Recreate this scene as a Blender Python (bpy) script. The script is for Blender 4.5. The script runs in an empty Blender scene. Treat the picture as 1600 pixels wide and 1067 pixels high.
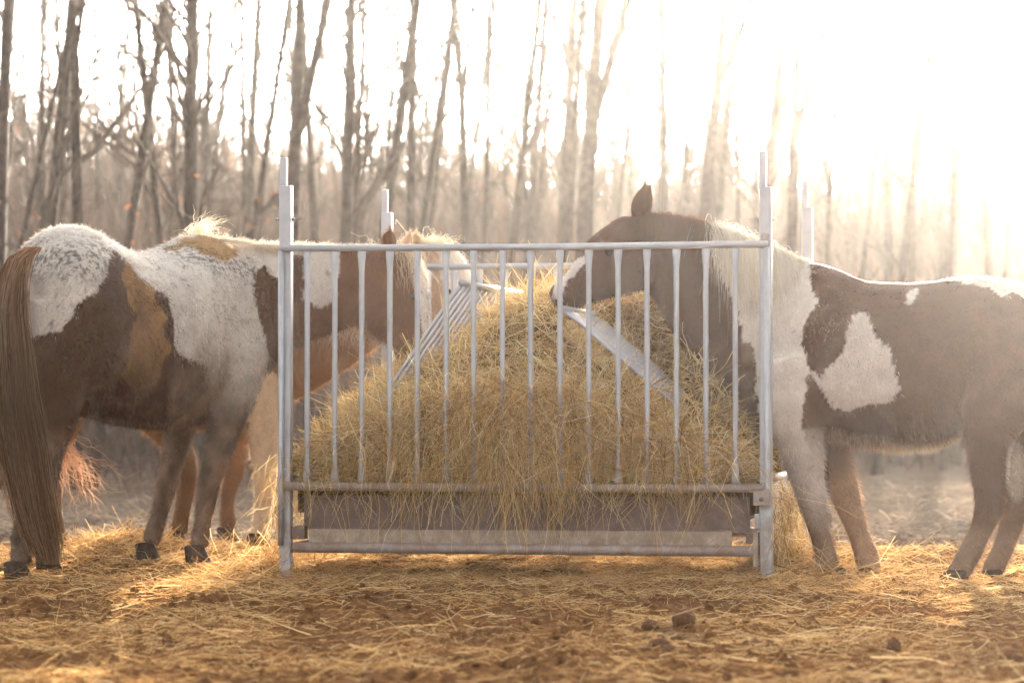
import bpy, bmesh, math, time
import numpy as np
from mathutils import Vector, Matrix
T0 = time.time()
R = np.random.RandomState
PI = math.pi
C = bpy.context.scene.collection

# ------------------------------------------------------------ camera frame
F = 5168.0            # focal length in photo pixels (36 mm sensor, 1600 px wide)
HZ = 630.0            # horizon row of the photograph
CH = 0.757            # camera height
def at(px, py, Y):
    return np.array([(px - 800.0) * Y / F, Y, CH + (HZ - py) * Y / F])
def unproj(P):
    return 800.0 + P[:, 0] * F / P[:, 1], HZ - (P[:, 2] - CH) * F / P[:, 1]

# ------------------------------------------------------------ noise in numpy
def _hash(ix, iy, iz, s):
    n = (ix * 374761393 + iy * 668265263 + iz * 2147483647 * 3 + s * 1274126177) & 0x7fffffff
    n = ((n ^ (n >> 13)) * 1274126177) & 0x7fffffff
    n = (n ^ (n >> 16)) & 0x7fffffff
    n = (n * 668265263 + 12345) & 0x7fffffff
    return ((n ^ (n >> 15)) & 0xffff) / 65535.0
def vnoise(x, y, z=0.0, s=0):
    x = np.asarray(x, float); y = np.asarray(y, float); z = np.asarray(z, float) + 0 * x
    ix = np.floor(x).astype(np.int64); iy = np.floor(y).astype(np.int64); iz = np.floor(z).astype(np.int64)
    fx, fy, fz = x - ix, y - iy, z - iz
    fx = fx * fx * (3 - 2 * fx); fy = fy * fy * (3 - 2 * fy); fz = fz * fz * (3 - 2 * fz)
    r = 0
    for a in (0, 1):
        for b in (0, 1):
            for c in (0, 1):
                w = (fx if a else 1 - fx) * (fy if b else 1 - fy) * (fz if c else 1 - fz)
                r = r + w * _hash(ix + a, iy + b, iz + c, s)
    return r
def fbm(x, y, z=0.0, o=4, s=0):
    r = 0; a = .5; t = 0
    for k in range(o):
        r = r + a * vnoise(x * 2 ** k + 17.3 * k, y * 2 ** k + 5.1 * k, np.asarray(z) * 2 ** k, s + k); t += a; a *= .5
    return r / t

# ------------------------------------------------------------ mesh helpers
def mk_mesh(name, V, Fc, mats, col=None, matidx=None, smooth=True):
    V = np.asarray(V, np.float32).reshape(-1, 3)
    me = bpy.data.meshes.new(name)
    if isinstance(Fc, np.ndarray):
        n = Fc.shape[1]; cnt = len(Fc)
        me.vertices.add(len(V)); me.vertices.foreach_set('co', V.ravel())
        me.loops.add(cnt * n); me.loops.foreach_set('vertex_index', Fc.astype(np.int32).ravel())
        me.polygons.add(cnt)
        me.polygons.foreach_set('loop_start', np.arange(0, cnt * n, n, dtype=np.int32))
        me.polygons.foreach_set('loop_total', np.full(cnt, n, np.int32))
    else:
        me.from_pydata([tuple(map(float, v)) for v in V], [], Fc)
    me.update(calc_edges=True)
    if smooth:
        me.polygons.foreach_set('use_smooth', np.ones(len(me.polygons), bool))
    if col is not None:
        ca = me.color_attributes.new('Col', 'FLOAT_COLOR', 'POINT')
        c4 = np.ones((len(V), 4), np.float32); c4[:, :3] = col
        ca.data.foreach_set('color', c4.ravel())
    for m in (mats if isinstance(mats, (list, tuple)) else [mats]):
        me.materials.append(m)
    if matidx is not None:
        me.polygons.foreach_set('material_index', np.asarray(matidx, np.int32))
    return me
def link(name, me, parent=None):
    o = bpy.data.objects.new(name, me); C.objects.link(o)
    if parent is not None: o.parent = parent
    return o
def tag(o, label=None, cat=None, group=None, kind=None):
    if label: o['label'] = label
    if cat: o['category'] = cat
    if group: o['group'] = group
    if kind: o['kind'] = kind
    return o
def empty(name, loc):
    o = bpy.data.objects.new(name, None); C.objects.link(o); o.location = tuple(map(float, loc)); o.empty_display_size = .2
    return o
class MB:
    """collects shapes in world coordinates; build() makes one mesh whose origin is the parent's"""
    def __init__(s): s.V = []; s.F = []; s.n = 0
    def add(s, V, Fc):
        V = np.asarray(V, float); s.V.append(V); s.F += [tuple(i + s.n for i in f) for f in Fc]; s.n += len(V); return s
    def tube(s, P, rad, n=10, cap=True, flat=None, axis=(0, 0, 1)):
        """P points, rad radius (or list); flat = list of (w, t) scale across / along view"""
        P = [np.asarray(p, float) for p in P]; m = len(P)
        rad = [rad] * m if np.isscalar(rad) else rad
        V = []; Fc = []
        u = None
        for i in range(m):
            d = P[min(i + 1, m - 1)] - P[max(i - 1, 0)]; d = d / (np.linalg.norm(d) + 1e-9)
            if u is None:
                ref = np.array([1., 0, 0]) if abs(d[0]) < .8 else np.array([0, 0, 1.])
                u = ref - d * (ref @ d)
            else: u = u - d * (u @ d)
            u = u / (np.linalg.norm(u) + 1e-9); w = np.cross(d, u)
            fu, fw = flat[i] if flat else (1, 1)
            for k in range(n):
                a = 2 * PI * (k + .5) / n
                V.append(P[i] + rad[i] * (math.cos(a) * u * fu + math.sin(a) * w * fw))
        for i in range(m - 1):
            for k in range(n):
                a, b = i * n + k, i * n + (k + 1) % n
                Fc.append((a, b, b + n, a + n))
        if cap:
            Fc.append(tuple(range(n - 1, -1, -1))); Fc.append(tuple((m - 1) * n + k for k in range(n)))
        return s.add(V, Fc)
    def box(s, c, ax, ay, az, bev=0.0):
        """centre c, half-vectors"""
        c, ax, ay, az = [np.asarray(v, float) for v in (c, ax, ay, az)]
        if bev <= 0:
            V = [c + i * ax + j * ay + k * az for i in (-1, 1) for j in (-1, 1) for k in (-1, 1)]
            return s.add(V, [(0, 1, 3, 2), (4, 6, 7, 5), (0, 4, 5, 1), (2, 3, 7, 6), (0, 2, 6, 4), (1, 5, 7, 3)])
        bm = bmesh.new(); vs = [bm.verts.new(Vector(c + i * ax + j * ay + k * az)) for i in (-1, 1) for j in (-1, 1) for k in (-1, 1)]
        for f in [(0, 1, 3, 2), (4, 6, 7, 5), (0, 4, 5, 1), (2, 3, 7, 6), (0, 2, 6, 4), (1, 5, 7, 3)]: bm.faces.new([vs[i] for i in f])
        bmesh.ops.bevel(bm, geom=bm.edges[:], offset=bev, segments=2, affect='EDGES', profile=.5)
        bm.verts.index_update()
        V = [tuple(v.co) for v in bm.verts]; Fc = [tuple(v.index for v in f.verts) for f in bm.faces]; bm.free()
        return s.add(V, Fc)
    def build(s, name, mat, parent=None, smooth=True):
        V = np.concatenate(s.V)
        me = mk_mesh(name, V - (np.array(parent_origin(parent)) if parent is not None else 0), s.F, mat, smooth=smooth)
        o = link(name, me, parent)
        return o
def parent_origin(p):
    L = np.zeros(3)
    while p is not None:
        L += np.array(p.location); p = p.parent
    return L

# ------------------------------------------------------------ materials
def mat(name):
    m = bpy.data.materials.new(name); m.use_nodes = True
    nt = m.node_tree; nt.nodes.clear()
    out = nt.nodes.new('ShaderNodeOutputMaterial')
    return m, nt, out
def N(nt, t, **kw):
    n = nt.nodes.new(t)
    for k, v in kw.items():
        if k.startswith('i_'): n.inputs[k[2:].replace('_', ' ')].default_value = v
        else: setattr(n, k, v)
    return n
def noise(nt, scale, detail=4, rough=.55, vec=None, dist=0):
    n = N(nt, 'ShaderNodeTexNoise'); n.inputs['Scale'].default_value = scale; n.inputs['Detail'].default_value = detail
    n.inputs['Roughness'].default_value = rough; n.inputs['Distortion'].default_value = dist
    if vec is not None: nt.links.new(vec, n.inputs['Vector'])
    return n
def ramp(nt, fac, stops):
    r = N(nt, 'ShaderNodeValToRGB'); e = r.color_ramp.elements
    while len(e) < len(stops): e.new(.5)
    for i, (p, c) in enumerate(stops):
        e[i].position = p; e[i].color = (*c, 1) if len(c) == 3 else c
    nt.links.new(fac, r.inputs['Fac']); return r
def geo_pos(nt):
    return N(nt, 'ShaderNodeNewGeometry').outputs['Position']
def bump(nt, h, strength, dist, bsdf):
    b = N(nt, 'ShaderNodeBump'); b.inputs['Strength'].default_value = strength; b.inputs['Distance'].default_value = dist
    nt.links.new(h, b.inputs['Height']); nt.links.new(b.outputs[0], bsdf.inputs['Normal'])

def m_metal(name, base, spots, metallic=.35, rough=.42, dirt=.5):
    m, nt, out = mat(name)
    p = geo_pos(nt)
    n1 = noise(nt, 9, 6, .6, p); n2 = noise(nt, 85, 3, .6, p)
    c1 = ramp(nt, n1.outputs[0], [(.3, tuple(x * .8 for x in base)), (.6, base), (.8, tuple(min(1, x * 1.12) for x in base))])
    c2 = ramp(nt, n2.outputs[0], [(dirt, (0, 0, 0)), (dirt + .16, (1, 1, 1))])
    mx = N(nt, 'ShaderNodeMix', data_type='RGBA'); mx.inputs[7].default_value = (*spots, 1)
    mul = N(nt, 'ShaderNodeMath', operation='MULTIPLY'); mul.inputs[1].default_value = .75
    sx_ = N(nt, 'ShaderNodeSeparateXYZ'); nt.links.new(p, sx_.inputs[0])
    mr = N(nt, 'ShaderNodeMapRange'); mr.inputs[1].default_value = .85; mr.inputs[2].default_value = .15; mr.inputs[3].default_value = 0; mr.inputs[4].default_value = .75; nt.links.new(sx_.outputs[2], mr.inputs[0])
    n3 = noise(nt, 16, 6, .65, p); r3 = ramp(nt, n3.outputs[0], [(.35, (0, 0, 0)), (.6, (1, 1, 1))]); ml = N(nt, 'ShaderNodeMath', operation='MULTIPLY'); nt.links.new(mr.outputs[0], ml.inputs[0]); nt.links.new(r3.outputs[0], ml.inputs[1])
    mm = N(nt, 'ShaderNodeMath', operation='MAXIMUM')
    nt.links.new(c2.outputs[0], mul.inputs[0]); nt.links.new(mul.outputs[0], mm.inputs[0]); nt.links.new(ml.outputs[0], mm.inputs[1]); nt.links.new(mm.outputs[0], mx.inputs[0]); nt.links.new(c1.outputs[0], mx.inputs[6])
    b = N(nt, 'ShaderNodeBsdfPrincipled'); b.inputs['Metallic'].default_value = metallic
    nt.links.new(mx.outputs[2], b.inputs['Base Color'])
    rr = ramp(nt, n1.outputs[0], [(.3, (rough - .08,) * 3), (.8, (rough + .18,) * 3)]); nt.links.new(rr.outputs[0], b.inputs['Roughness'])
    bump(nt, n2.outputs[0], .25, .002, b)
    nt.links.new(b.outputs[0], out.inputs[0]); return m
M_galv = m_metal('galvanised_steel', (.40, .40, .42), (.2, .14, .10), .3, .4, .66)
M_galv_dirty = m_metal('muddy_galvanised_steel', (.34, .29, .26), (.22, .12, .08), .15, .55, .52)
M_sheet = m_metal('dull_trough_sheet', (.19, .12, .09), (.07, .04, .025), .1, .6, .5)
M_wood = m_metal('weathered_plank', (.42, .33, .25), (.18, .11, .07), 0, .75, .5)
M_dark = m_metal('rusty_dark_steel', (.12, .10, .09), (.2, .1, .05), .2, .6, .5)

def m_strand(name, transl=.5, rough=.6, sheen=0, tint=1.0, var=0.0):
    """leaf/hair/straw-like blades coloured by the mesh's own Col"""
    m, nt, out = mat(name)
    a = N(nt, 'ShaderNodeAttribute', attribute_name='Col')
    col = a.outputs['Color']
    d = N(nt, 'ShaderNodeBsdfDiffuse')
    t = N(nt, 'ShaderNodeBsdfTranslucent')
    mx = N(nt, 'ShaderNodeMixShader'); mx.inputs[0].default_value = transl
    nt.links.new(col, d.inputs['Color']); nt.links.new(col, t.inputs['Color'])
    nt.links.new(d.outputs[0], mx.inputs[1]); nt.links.new(t.outputs[0], mx.inputs[2])
    nt.links.new(mx.outputs[0], out.inputs[0]); return m
M_fur = m_strand('horse_fur', .5, .5)
M_hair = m_strand('horse_long_hair', .45, .4)
M_straw = m_strand('dry_straw', .45, .45)

def m_coat():
    m, nt, out = mat('horse_coat')
    a = N(nt, 'ShaderNodeAttribute', attribute_name='Col')
    tc = geo_pos(nt)
    mp = N(nt, 'ShaderNodeMapping'); mp.inputs['Scale'].default_value = (1.6, 1.6, .45); nt.links.new(tc, mp.inputs[0])
    n1 = noise(nt, 150, 3, .6, mp.outputs[0]); n2 = noise(nt, 12, 5, .6, tc)
    r1 = ramp(nt, n1.outputs[0], [(.34, (.86,) * 3), (.64, (1.05,) * 3)])
    r2 = ramp(nt, n2.outputs[0], [(.3, (.78,) * 3), (.7, (1.1,) * 3)])
    k = N(nt, 'ShaderNodeMix', data_type='RGBA', blend_type='MULTIPLY'); k.inputs[0].default_value = 1
    k2 = N(nt, 'ShaderNodeMix', data_type='RGBA', blend_type='MULTIPLY'); k2.inputs[0].default_value = 1
    nt.links.new(a.outputs['Color'], k.inputs[6]); nt.links.new(r1.outputs[0], k.inputs[7])
    nt.links.new(k.outputs[2], k2.inputs[6]); nt.links.new(r2.outputs[0], k2.inputs[7])
    b = N(nt, 'ShaderNodeBsdfPrincipled'); b.inputs['Roughness'].default_value = .65
    b.inputs['Specular IOR Level'].default_value = .12
    nt.links.new(k2.outputs[2], b.inputs['Base Color'])
    bump(nt, n1.outputs[0], .2, .002, b)
    nt.links.new(b.outputs[0], out.inputs[0]); return m
M_coat = m_coat()
def m_simple(name, col, rough=.5, spec=.5, sc=40, amt=.25):
    m, nt, out = mat(name)
    p = geo_pos(nt); n = noise(nt, sc, 5, .6, p)
    r = ramp(nt, n.outputs[0], [(.3, tuple(x * (1 - amt) for x in col)), (.7, tuple(min(1, x * (1 + amt)) for x in col))])
    b = N(nt, 'ShaderNodeBsdfPrincipled'); b.inputs['Roughness'].default_value = rough; b.inputs['Specular IOR Level'].default_value = spec
    nt.links.new(r.outputs[0], b.inputs['Base Color']); bump(nt, n.outputs[0], .5, .004, b)
    nt.links.new(b.outputs[0], out.inputs[0]); return m
M_eye = m_simple('dark_wet_eye', (.012, .008, .006), .08, .6, 20, .1)
M_hoof = m_simple('scuffed_hoof', (.055, .036, .025), .95, .05, 60, .4)
M_muzzle = m_simple('soft_muzzle_skin', (.05, .035, .03), .6, .3, 80, .3)
M_bark = m_simple('grey_brown_bark', (.06, .042, .034), .9, .1, 14, .45)
M_twig = m_simple('bare_twigs', (.085, .062, .05), .9, .1, 9, .4)
M_brush = m_strand('far_brush', .25, .9)
M_dung = m_simple('horse_dung', (.12, .055, .024), .9, .1, 90, .5)
M_leaf = m_strand('dead_oak_leaves', .5, .7)

def m_ground():
    m, nt, out = mat('trampled_dirt')
    p = geo_pos(nt)
    n1 = noise(nt, 1.3, 5, .6, p); n2 = noise(nt, 22, 8, .65, p); n3 = noise(nt, 130, 4, .6, p)
    c = ramp(nt, n2.outputs[0], [(.28, (.065, .029, .012)), (.5, (.19, .09, .038)), (.72, (.36, .20, .095))])
    c2 = ramp(nt, n1.outputs[0], [(.3, (.8, .78, .76)), (.7, (1.15, 1.1, 1.0))])
    sx_ = N(nt, 'ShaderNodeSeparateXYZ'); nt.links.new(p, sx_.inputs[0])
    mr = N(nt, 'ShaderNodeMapRange'); mr.inputs[1].default_value = 16.5; mr.inputs[2].default_value = 19.5; nt.links.new(sx_.outputs[1], mr.inputs[0])
    far = ramp(nt, n2.outputs[0], [(.36, (.08, .058, .045)), (.62, (.32, .25, .20))]); mf = N(nt, 'ShaderNodeMix', data_type='RGBA'); nt.links.new(mr.outputs[0], mf.inputs[0]); nt.links.new(c.outputs[0], mf.inputs[6]); nt.links.new(far.outputs[0], mf.inputs[7])
    k = N(nt, 'ShaderNodeMix', data_type='RGBA', blend_type='MULTIPLY'); k.inputs[0].default_value = 1
    nt.links.new(mf.outputs[2], k.inputs[6]); nt.links.new(c2.outputs[0], k.inputs[7])
    b = N(nt, 'ShaderNodeBsdfPrincipled'); b.inputs['Roughness'].default_value = 1; b.inputs['Specular IOR Level'].default_value = .0
    nt.links.new(k.outputs[2], b.inputs['Base Color'])
    ad = N(nt, 'ShaderNodeMath', operation='ADD'); nt.links.new(n2.outputs[0], ad.inputs[0]); nt.links.new(n3.outputs[0], ad.inputs[1])
    bump(nt, ad.outputs[0], .9, .02, b)
    nt.links.new(b.outputs[0], out.inputs[0]); return m
M_ground = m_ground()

# ------------------------------------------------------------ feeder geometry frame
FL = at(447, 385, 14.67) * np.array([1, 1, 0]); FR = at(1197, 385, 14.30) * np.array([1, 1, 0])
BL = at(605, 385, 16.72) * np.array([1, 1, 0]); BR = at(1262, 385, 16.30) * np.array([1, 1, 0])
UW = (FR - FL); FWID = np.linalg.norm(UW); UW /= FWID
UD = ((BL - FL) + (BR - FR)) / 2; FDEP = np.linalg.norm(UD); UD /= FDEP
def fr(a, b, z):        # a 0..1 along the width, b metres of depth, z height
    return FL + UW * (a * FWID) + UD * b + np.array([0, 0, z])
def feeder_local(x, y):
    dx = x - FL[0]; dy = y - FL[1]
    det = UW[0] * UD[1] - UW[1] * UD[0]
    a = (dx * UD[1] - dy * UD[0]) / det; b = (UW[0] * dy - UW[1] * dx) / det
    return a / FWID, b

# ------------------------------------------------------------ ground
def heap(x, y, cx, cy, rx, ry, h):
    return h * np.exp(-((x - cx) / rx) ** 2 - ((y - cy) / ry) ** 2)
def ground_z(x, y, detail=True):
    x = np.asarray(x, float); y = np.asarray(y, float)
    near = np.exp(-np.maximum(0, np.hypot(x, (y - 14)) - 9) / 6)
    z = (.05 * (fbm(x * .7, y * .7, 0, 3, 3) - .5) + (.055 * (fbm(x * 4.5, y * 4.5, 0, 4, 9) - .5) if detail else 0)) * near
    if detail:
        c = fbm(x * 15, y * 15, 0, 3, 21); z = z + .07 * np.clip(c - .5, 0, 1) * near
    z = z - .036 * near
    q = at(185, 800, 16.3); z = z + heap(x, y, q[0], 16.3, .30, .6, .10)
    q = at(1245, 880, 14.75); z = z + heap(x, y, q[0], 14.95, .15, .40, .09)
    q = at(415, 880, 14.9); z = z + heap(x, y, q[0], 14.9, .14, .40, .04)
    z = z + heap(x, y, .5, 14.1, 1.0, .22, .018) + heap(x, y, -.3, 16.6, 2.2, 1.2, .045)
    z = z + .11 * (fbm(x * 2.6, y * 1.5, 0, 3, 33) - .5) * np.clip((y - 17.5) / 3, 0, 1) * np.exp(-np.maximum(0, y - 40) / 20)
    bank = np.clip((y - 70) / 45, 0, 1); z = z + 7.4 * bank * bank * (3 - 2 * bank) * (1 - .45 * np.clip(x / 18, -.3, 1))
    return z
def spread(lo, hi, step, out_lo, out_hi, g=1.13):
    mid = list(np.arange(lo, hi + 1e-6, step)); a = []; s = step; v = lo
    while v > out_lo: s *= g; v -= s; a.append(v)
    b = []; s = step; v = hi
    while v < out_hi: s *= g; v += s; b.append(v)
    return np.array(a[::-1] + mid + b)
gx = spread(-2.9, 2.9, .024, -260, 260); gy = spread(8.4, 19.0, .026, -40, 420, 1.07)
X, Y = np.meshgrid(gx, gy); Z = ground_z(X, Y)
V = np.stack([X, Y, Z], -1).reshape(-1, 3)
nx, ny = len(gx), len(gy)
i = np.arange(nx - 1)[None, :] + np.arange(ny - 1)[:, None] * nx
Fc = np.stack([i, i + 1, i + 1 + nx, i + nx], -1).reshape(-1, 4)
ground = link('ground', mk_mesh('ground', V, Fc, M_ground)); tag(ground, kind='structure')

# ------------------------------------------------------------ straw maker
def straws(P, D, L, W, col, rng, seg=3, bend=.25, droop=0.0, tip=.35):
    """n curved blades; P roots (n,3), D unit directions, L lengths, W widths -> verts, quads, colours"""
    n = len(P); D = D / (np.linalg.norm(D, axis=1, keepdims=True) + 1e-9)
    S = np.cross(D, rng.normal(size=(n, 3))); S /= (np.linalg.norm(S, axis=1, keepdims=True) + 1e-9)
    B = np.cross(D, S)
    cur = rng.normal(size=(n, 1)) * bend
    k = seg + 1
    V = np.zeros((n, k, 2, 3)); t = np.linspace(0, 1, k)
    kink = rng.normal(size=(n, k, 3)) * .06 * bend * 2
    for j in range(k):
        p = P + D * (L * t[j])[:, None] + B * (cur * (L[:, None]) * t[j] * t[j]) + kink[:, j] * L[:, None] * (0 < j < k)
        p[:, 2] -= droop * L * t[j] ** 2
        w = (W * (1 - (1 - tip) * t[j]))[:, None] * .5
        V[:, j, 0] = p - S * w; V[:, j, 1] = p + S * w
    base = (np.arange(n) * k * 2)[:, None]
    q = []
    for j in range(seg):
        a = base + j * 2
        q.append(np.concatenate([a, a + 1, a + 3, a + 2], 1))
    Fq = np.stack(q, 1).reshape(-1, 4)
    Cc = np.repeat(col, k * 2, 0)
    return V.reshape(-1, 3), Fq, Cc
def hay_cols(n, rng, pal=None):
    pal = np.array(pal or [(.68, .43, .17), (.78, .54, .24), (.56, .34, .13), (.48, .31, .11), (.88, .70, .40), (.24, .13, .045)])
    w = rng.randint(0, len(pal), n); return np.clip(pal[w] * rng.uniform(.75, 1.2, (n, 1)), 0, 1)
def join(parts):
    Vs, Fs, Cs = [], [], []; o = 0
    for v, f, c in parts:
        Vs.append(v); Fs.append(f + o); Cs.append(c); o += len(v)
    return np.concatenate(Vs), np.concatenate(Fs), np.concatenate(Cs)

# ------------------------------------------------------------ ground litter (stuff)
rng = R(5)
def litter(n, xr, yr, dens, L, W, up, seed, pal=None, zoff=0.0):
    g = R(seed); x = g.uniform(*xr, n); y = g.uniform(*yr, n)
    k = g.uniform(0, 1, n) < dens(x, y); x, y = x[k], y[k]; m = len(x)
    z = ground_z(x, y) + g.uniform(0, .022, m) + zoff
    a = g.uniform(0, 2 * PI, m); D = np.stack([np.cos(a), np.sin(a), g.normal(0, up, m)], -1)
    Ls = L * g.lognormal(0, .45, m)
    return straws(np.stack([x, y, z], -1) - D * Ls[:, None] * .5, D, Ls, W * g.uniform(.6, 1.4, m), hay_cols(m, g, pal), g, 3, .3)
def dens_feeder(x, y):
    a, b = feeder_local(x, y)
    da = np.maximum(0, np.abs(a - .5) * FWID - FWID / 2); db = np.maximum(0, np.abs(b - 1) - 1.05)
    return np.exp(-np.hypot(da, db) / .55) * (.35 + .9 * fbm(x * 2.2, y * 2.2, 0, 3, 40))
def dens_all(x, y): return np.clip(2.4 * fbm(x * 1.7, y * 1.3, 0, 4, 71) - .72, .08, 1)
warm = [(.58, .33, .13), (.68, .43, .18), (.40, .21, .08), (.76, .53, .26), (.25, .125, .05)]
parts = [
    litter(60000, (-2.8, 2.8), (13.3, 18.5), dens_feeder, .13, .0032, .22, 1, warm),
    litter(76000, (-2.5, 2.9), (8.7, 14.6), dens_all, .05, .0024, .18, 2, warm),
    litter(6000, (-2.5, 2.9), (8.7, 14.6), dens_all, .17, .0036, .12, 3, warm, .01),
    litter(20000, (-3.5, 3.5), (14.5, 18.2), dens_all, .09, .004, .2, 4, warm),
]
parts.append(litter(7000, (-6, 6), (17, 30), dens_all, .12, .006, .3, 5, [(.34, .27, .19), (.24, .18, .13), (.44, .35, .25)]))
q1 = at(185, 800, 16.3); q2 = at(1245, 880, 14.75); q3 = at(415, 880, 14.9)
def dspot(cx, cy, rx, ry): return lambda x, y: np.exp(-((x - cx) / rx) ** 2 - ((y - cy) / ry) ** 2)
parts += [litter(16000, (q1[0] - .8, q1[0] + .8), (15.2, 17.6), dspot(q1[0], 16.3, .4, .7), .14, .003, .35, 6, warm),
          litter(16000, (q2[0] - .5, q2[0] + .5), (14.1, 15.8), dspot(q2[0], 14.95, .17, .4), .13, .003, .45, 7, warm, .02),
          litter(3500, (q3[0] - .5, q3[0] + .5), (14.2, 15.8), dspot(q3[0], 14.85, .2, .4), .17, .003, .7, 8, warm, .02)]
v, f, c = join(parts)
gd = R(77); tb = bmesh.new(); bmesh.ops.create_icosphere(tb, subdivisions=2, radius=1); iv = np.array([tuple(q.co) for q in tb.verts]); itf = np.array([[w_.index for w_ in q.verts] for q in tb.faces]); tb.free()
CV, CF = [], []; nC = 3400; cyv = 8.6 + 6.4 * gd.uniform(0, 1, nC) ** 1.2; cxv = gd.uniform(-.20, .20, nC) * cyv; crr = .006 + .016 * gd.uniform(0, 1, nC) ** 3; keepc = gd.uniform(0, 1, nC) < np.clip(2.2 * fbm(cxv * 2.3, cyv * 2.0, 0, 3, 140) - .55, .05, 1)
for k_ in np.nonzero(keepc)[0]:
    q_ = iv * (1 + .7 * (fbm(iv[:, 0] * 1.7 + k_, iv[:, 1] * 1.7, iv[:, 2] * 1.7, 2, 5) - .5))[:, None] * gd.uniform(.7, 1.3, 3) * crr[k_]
    CV.append(q_ + np.array([cxv[k_], cyv[k_], float(ground_z(cxv[k_:k_ + 1], cyv[k_:k_ + 1])[0]) + crr[k_] * .4])); CF.append(itf + len(CV) * len(iv) - len(iv))
tag(link('soil_crumbs', mk_mesh('soil_crumbs', np.concatenate(CV), np.concatenate(CF), M_ground)), 'small crumbs of broken soil scattered over the trampled dirt', 'soil', kind='stuff')
tag(link('straw_litter', mk_mesh('straw_litter', v, f, M_straw, c)), 'loose straw trodden into the dirt around the feeder and the horses', 'straw', kind='stuff')
print('litter', len(f), time.time() - T0)

# ------------------------------------------------------------ hay feeder
zr = lambda py, Y: CH + (HZ - py) * Y / F
feeder = empty('hay_feeder', fr(.5, 1.0, 0)); tag(feeder, 'galvanised steel hay feeder with vertical bars standing between the horses', 'hay feeder')
up = np.array([0, 0, 1.])
def post(base, Yd, top, ttop, side, pin=True):
    h = .0265
    mb = MB(); zt = zr(top, Yd)
    mb.box(base + up * (zt / 2 - .01), UW * h, UD * h, up * (zt / 2 + .01), .005)
    p = mb.build('post', M_galv, feeder, False)
    mb = MB(); z2 = zr(ttop, Yd)
    mb.box(base - UW * .012 + up * ((zt + z2) / 2), UW * .0155, UD * .0155, up * ((z2 - zt) / 2), .003)
    mb.build('inner_tube', M_galv, p, False)
    if pin:
        mb = MB(); zp = zr(343, Yd)
        mb.tube([base - UW * .045 + up * zp, base + UW * .045 + up * zp], .005, 8)
        mb.tube([base - UW * .047 + up * zp, base - UW * .040 + up * zp], .010, 6); mb.tube([base + UW * .028 + up * zp, base + UW * .036 + up * zp], .010, 6)
        s = side; mb.tube([base + UW * s * .045 + up * zp, base + UW * s * .078 + up * zp, base + UW * s * .083 + up * (zp + .01), base + UW * s * .083 + up * (zp + .075)], .0035, 8)
        mb.build('locking_pin', M_dark, p)
    return p
post(FL, 14.67, 290, 246, 1); post(FR, 14.30, 292, 236, -1); post(BL, 16.72, 332, 296, 1, False); post(BR, 16.30, 324, 282, -1, False)
# front panel
off = -UD * .046
def rail(name, z, r, a0=-.006, a1=1.006, o=off, m=M_galv, b=0.):
    return MB().tube([fr(a0, b, z) + o, fr(.5, b, z - .004) + o, fr(a1, b, z) + o], r, 14).build(name, m, feeder)
zt = zr(386, 14.5); zl = zr(760, 14.5)
rail('top_rail', zt, .0155); rail('lower_rail', zl, .0195, .004, .995, off, M_galv_dirty)
for s in (0, 1):   # upright end tubes of the panel
    a = -.006 if s == 0 else 1.004
    MB().tube([fr(a, 0, zt - .012) + off, fr(a, 0, zl + .0)+off, fr(a, 0, (.13 if s == 0 else zl - .03)) + off], .0125, 12).build('end_tube', M_galv, feeder)
def bar(o0, o1, r=.0122, fl=(1.5, .6), name='bar', par=None, m=M_galv):
    d = o1 - o0; L = np.linalg.norm(d); d = d / L; e = .05 / L
    ts = [0, e * .5, e, e * 1.9, .5, 1 - e * 1.9, 1 - e, 1 - e * .5, 1]
    fx = [fl, fl, tuple(.55 * f + .45 for f in fl), (1, 1), (1, 1), (1, 1), tuple(.55 * f + .45 for f in fl), fl, fl]
    return MB().tube([o0 + d * L * t for t in ts], r, 12, flat=fx).build(name, m, par or feeder)
bpx = [480, 523, 565, 609, 652, 697, 740, 785, 829, 875, 920, 966, 1011, 1057, 1103, 1149]
for px in bpx:
    a = None
    lo, hi = 0., 1.
    for _ in range(30):
        a = (lo + hi) / 2; p = fr(a, 0, 1) + off
        if 800 + p[0] * F / p[1] < px: lo = a
        else: hi = a
    bar(fr(a, 0, zt - .012) + off, fr(a, 0, zl + .015) + off)
# lower structure
MB().tube([fr(.022, 0, zr(856, 14.5)) + off, fr(.975, 0, zr(857, 14.5)) + off], .0235, 16).build('bottom_pipe', M_galv_dirty, feeder)
z0, z1 = zr(829, 14.5), zr(775, 14.5)
mb = MB(); mb.box(fr(.5, .035, (z0 + z1) / 2), UW * (FWID * .465), UD * .004, up * ((z1 - z0) / 2), 0)
mb.box(fr(.5, .028, z0 + .004), UW * (FWID * .465), UD * .014, up * .004); mb.box(fr(.5, .028, z1 - .006), UW * (FWID * .465), UD * .010, up * .004)
mb.build('trough_side', M_sheet, feeder, False)
zc, zd = zr(848, 14.5), zr(826, 14.5)
MB().box(fr(.49, -.002, (zc + zd) / 2 - .004), UW * (FWID * .44), UD * .012, up * ((zd - zc) / 2 - .001), .002).build('plank', M_wood, feeder, False)
MB().box(fr(.972, .01, zr(838, 14.4)), UW * .028, UD * .03, up * .026, .003).build('rail_bracket', M_dark, feeder, False)
MB().box(fr(.028, .01, zr(832, 14.6)), UW * .03, UD * .03, up * .03, .003).build('rail_bracket', M_dark, feeder, False)
MB().box(fr(.983, -.028, zr(814, 14.3)), UW * .011, UD * .012, up * .033, .003).build('clip', M_galv, feeder, False)
MB().box(fr(.980, -.03, zr(858, 14.3)), UW * .011, UD * .012, up * .075, .003).build('wood_strip', M_wood, feeder, False)
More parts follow.
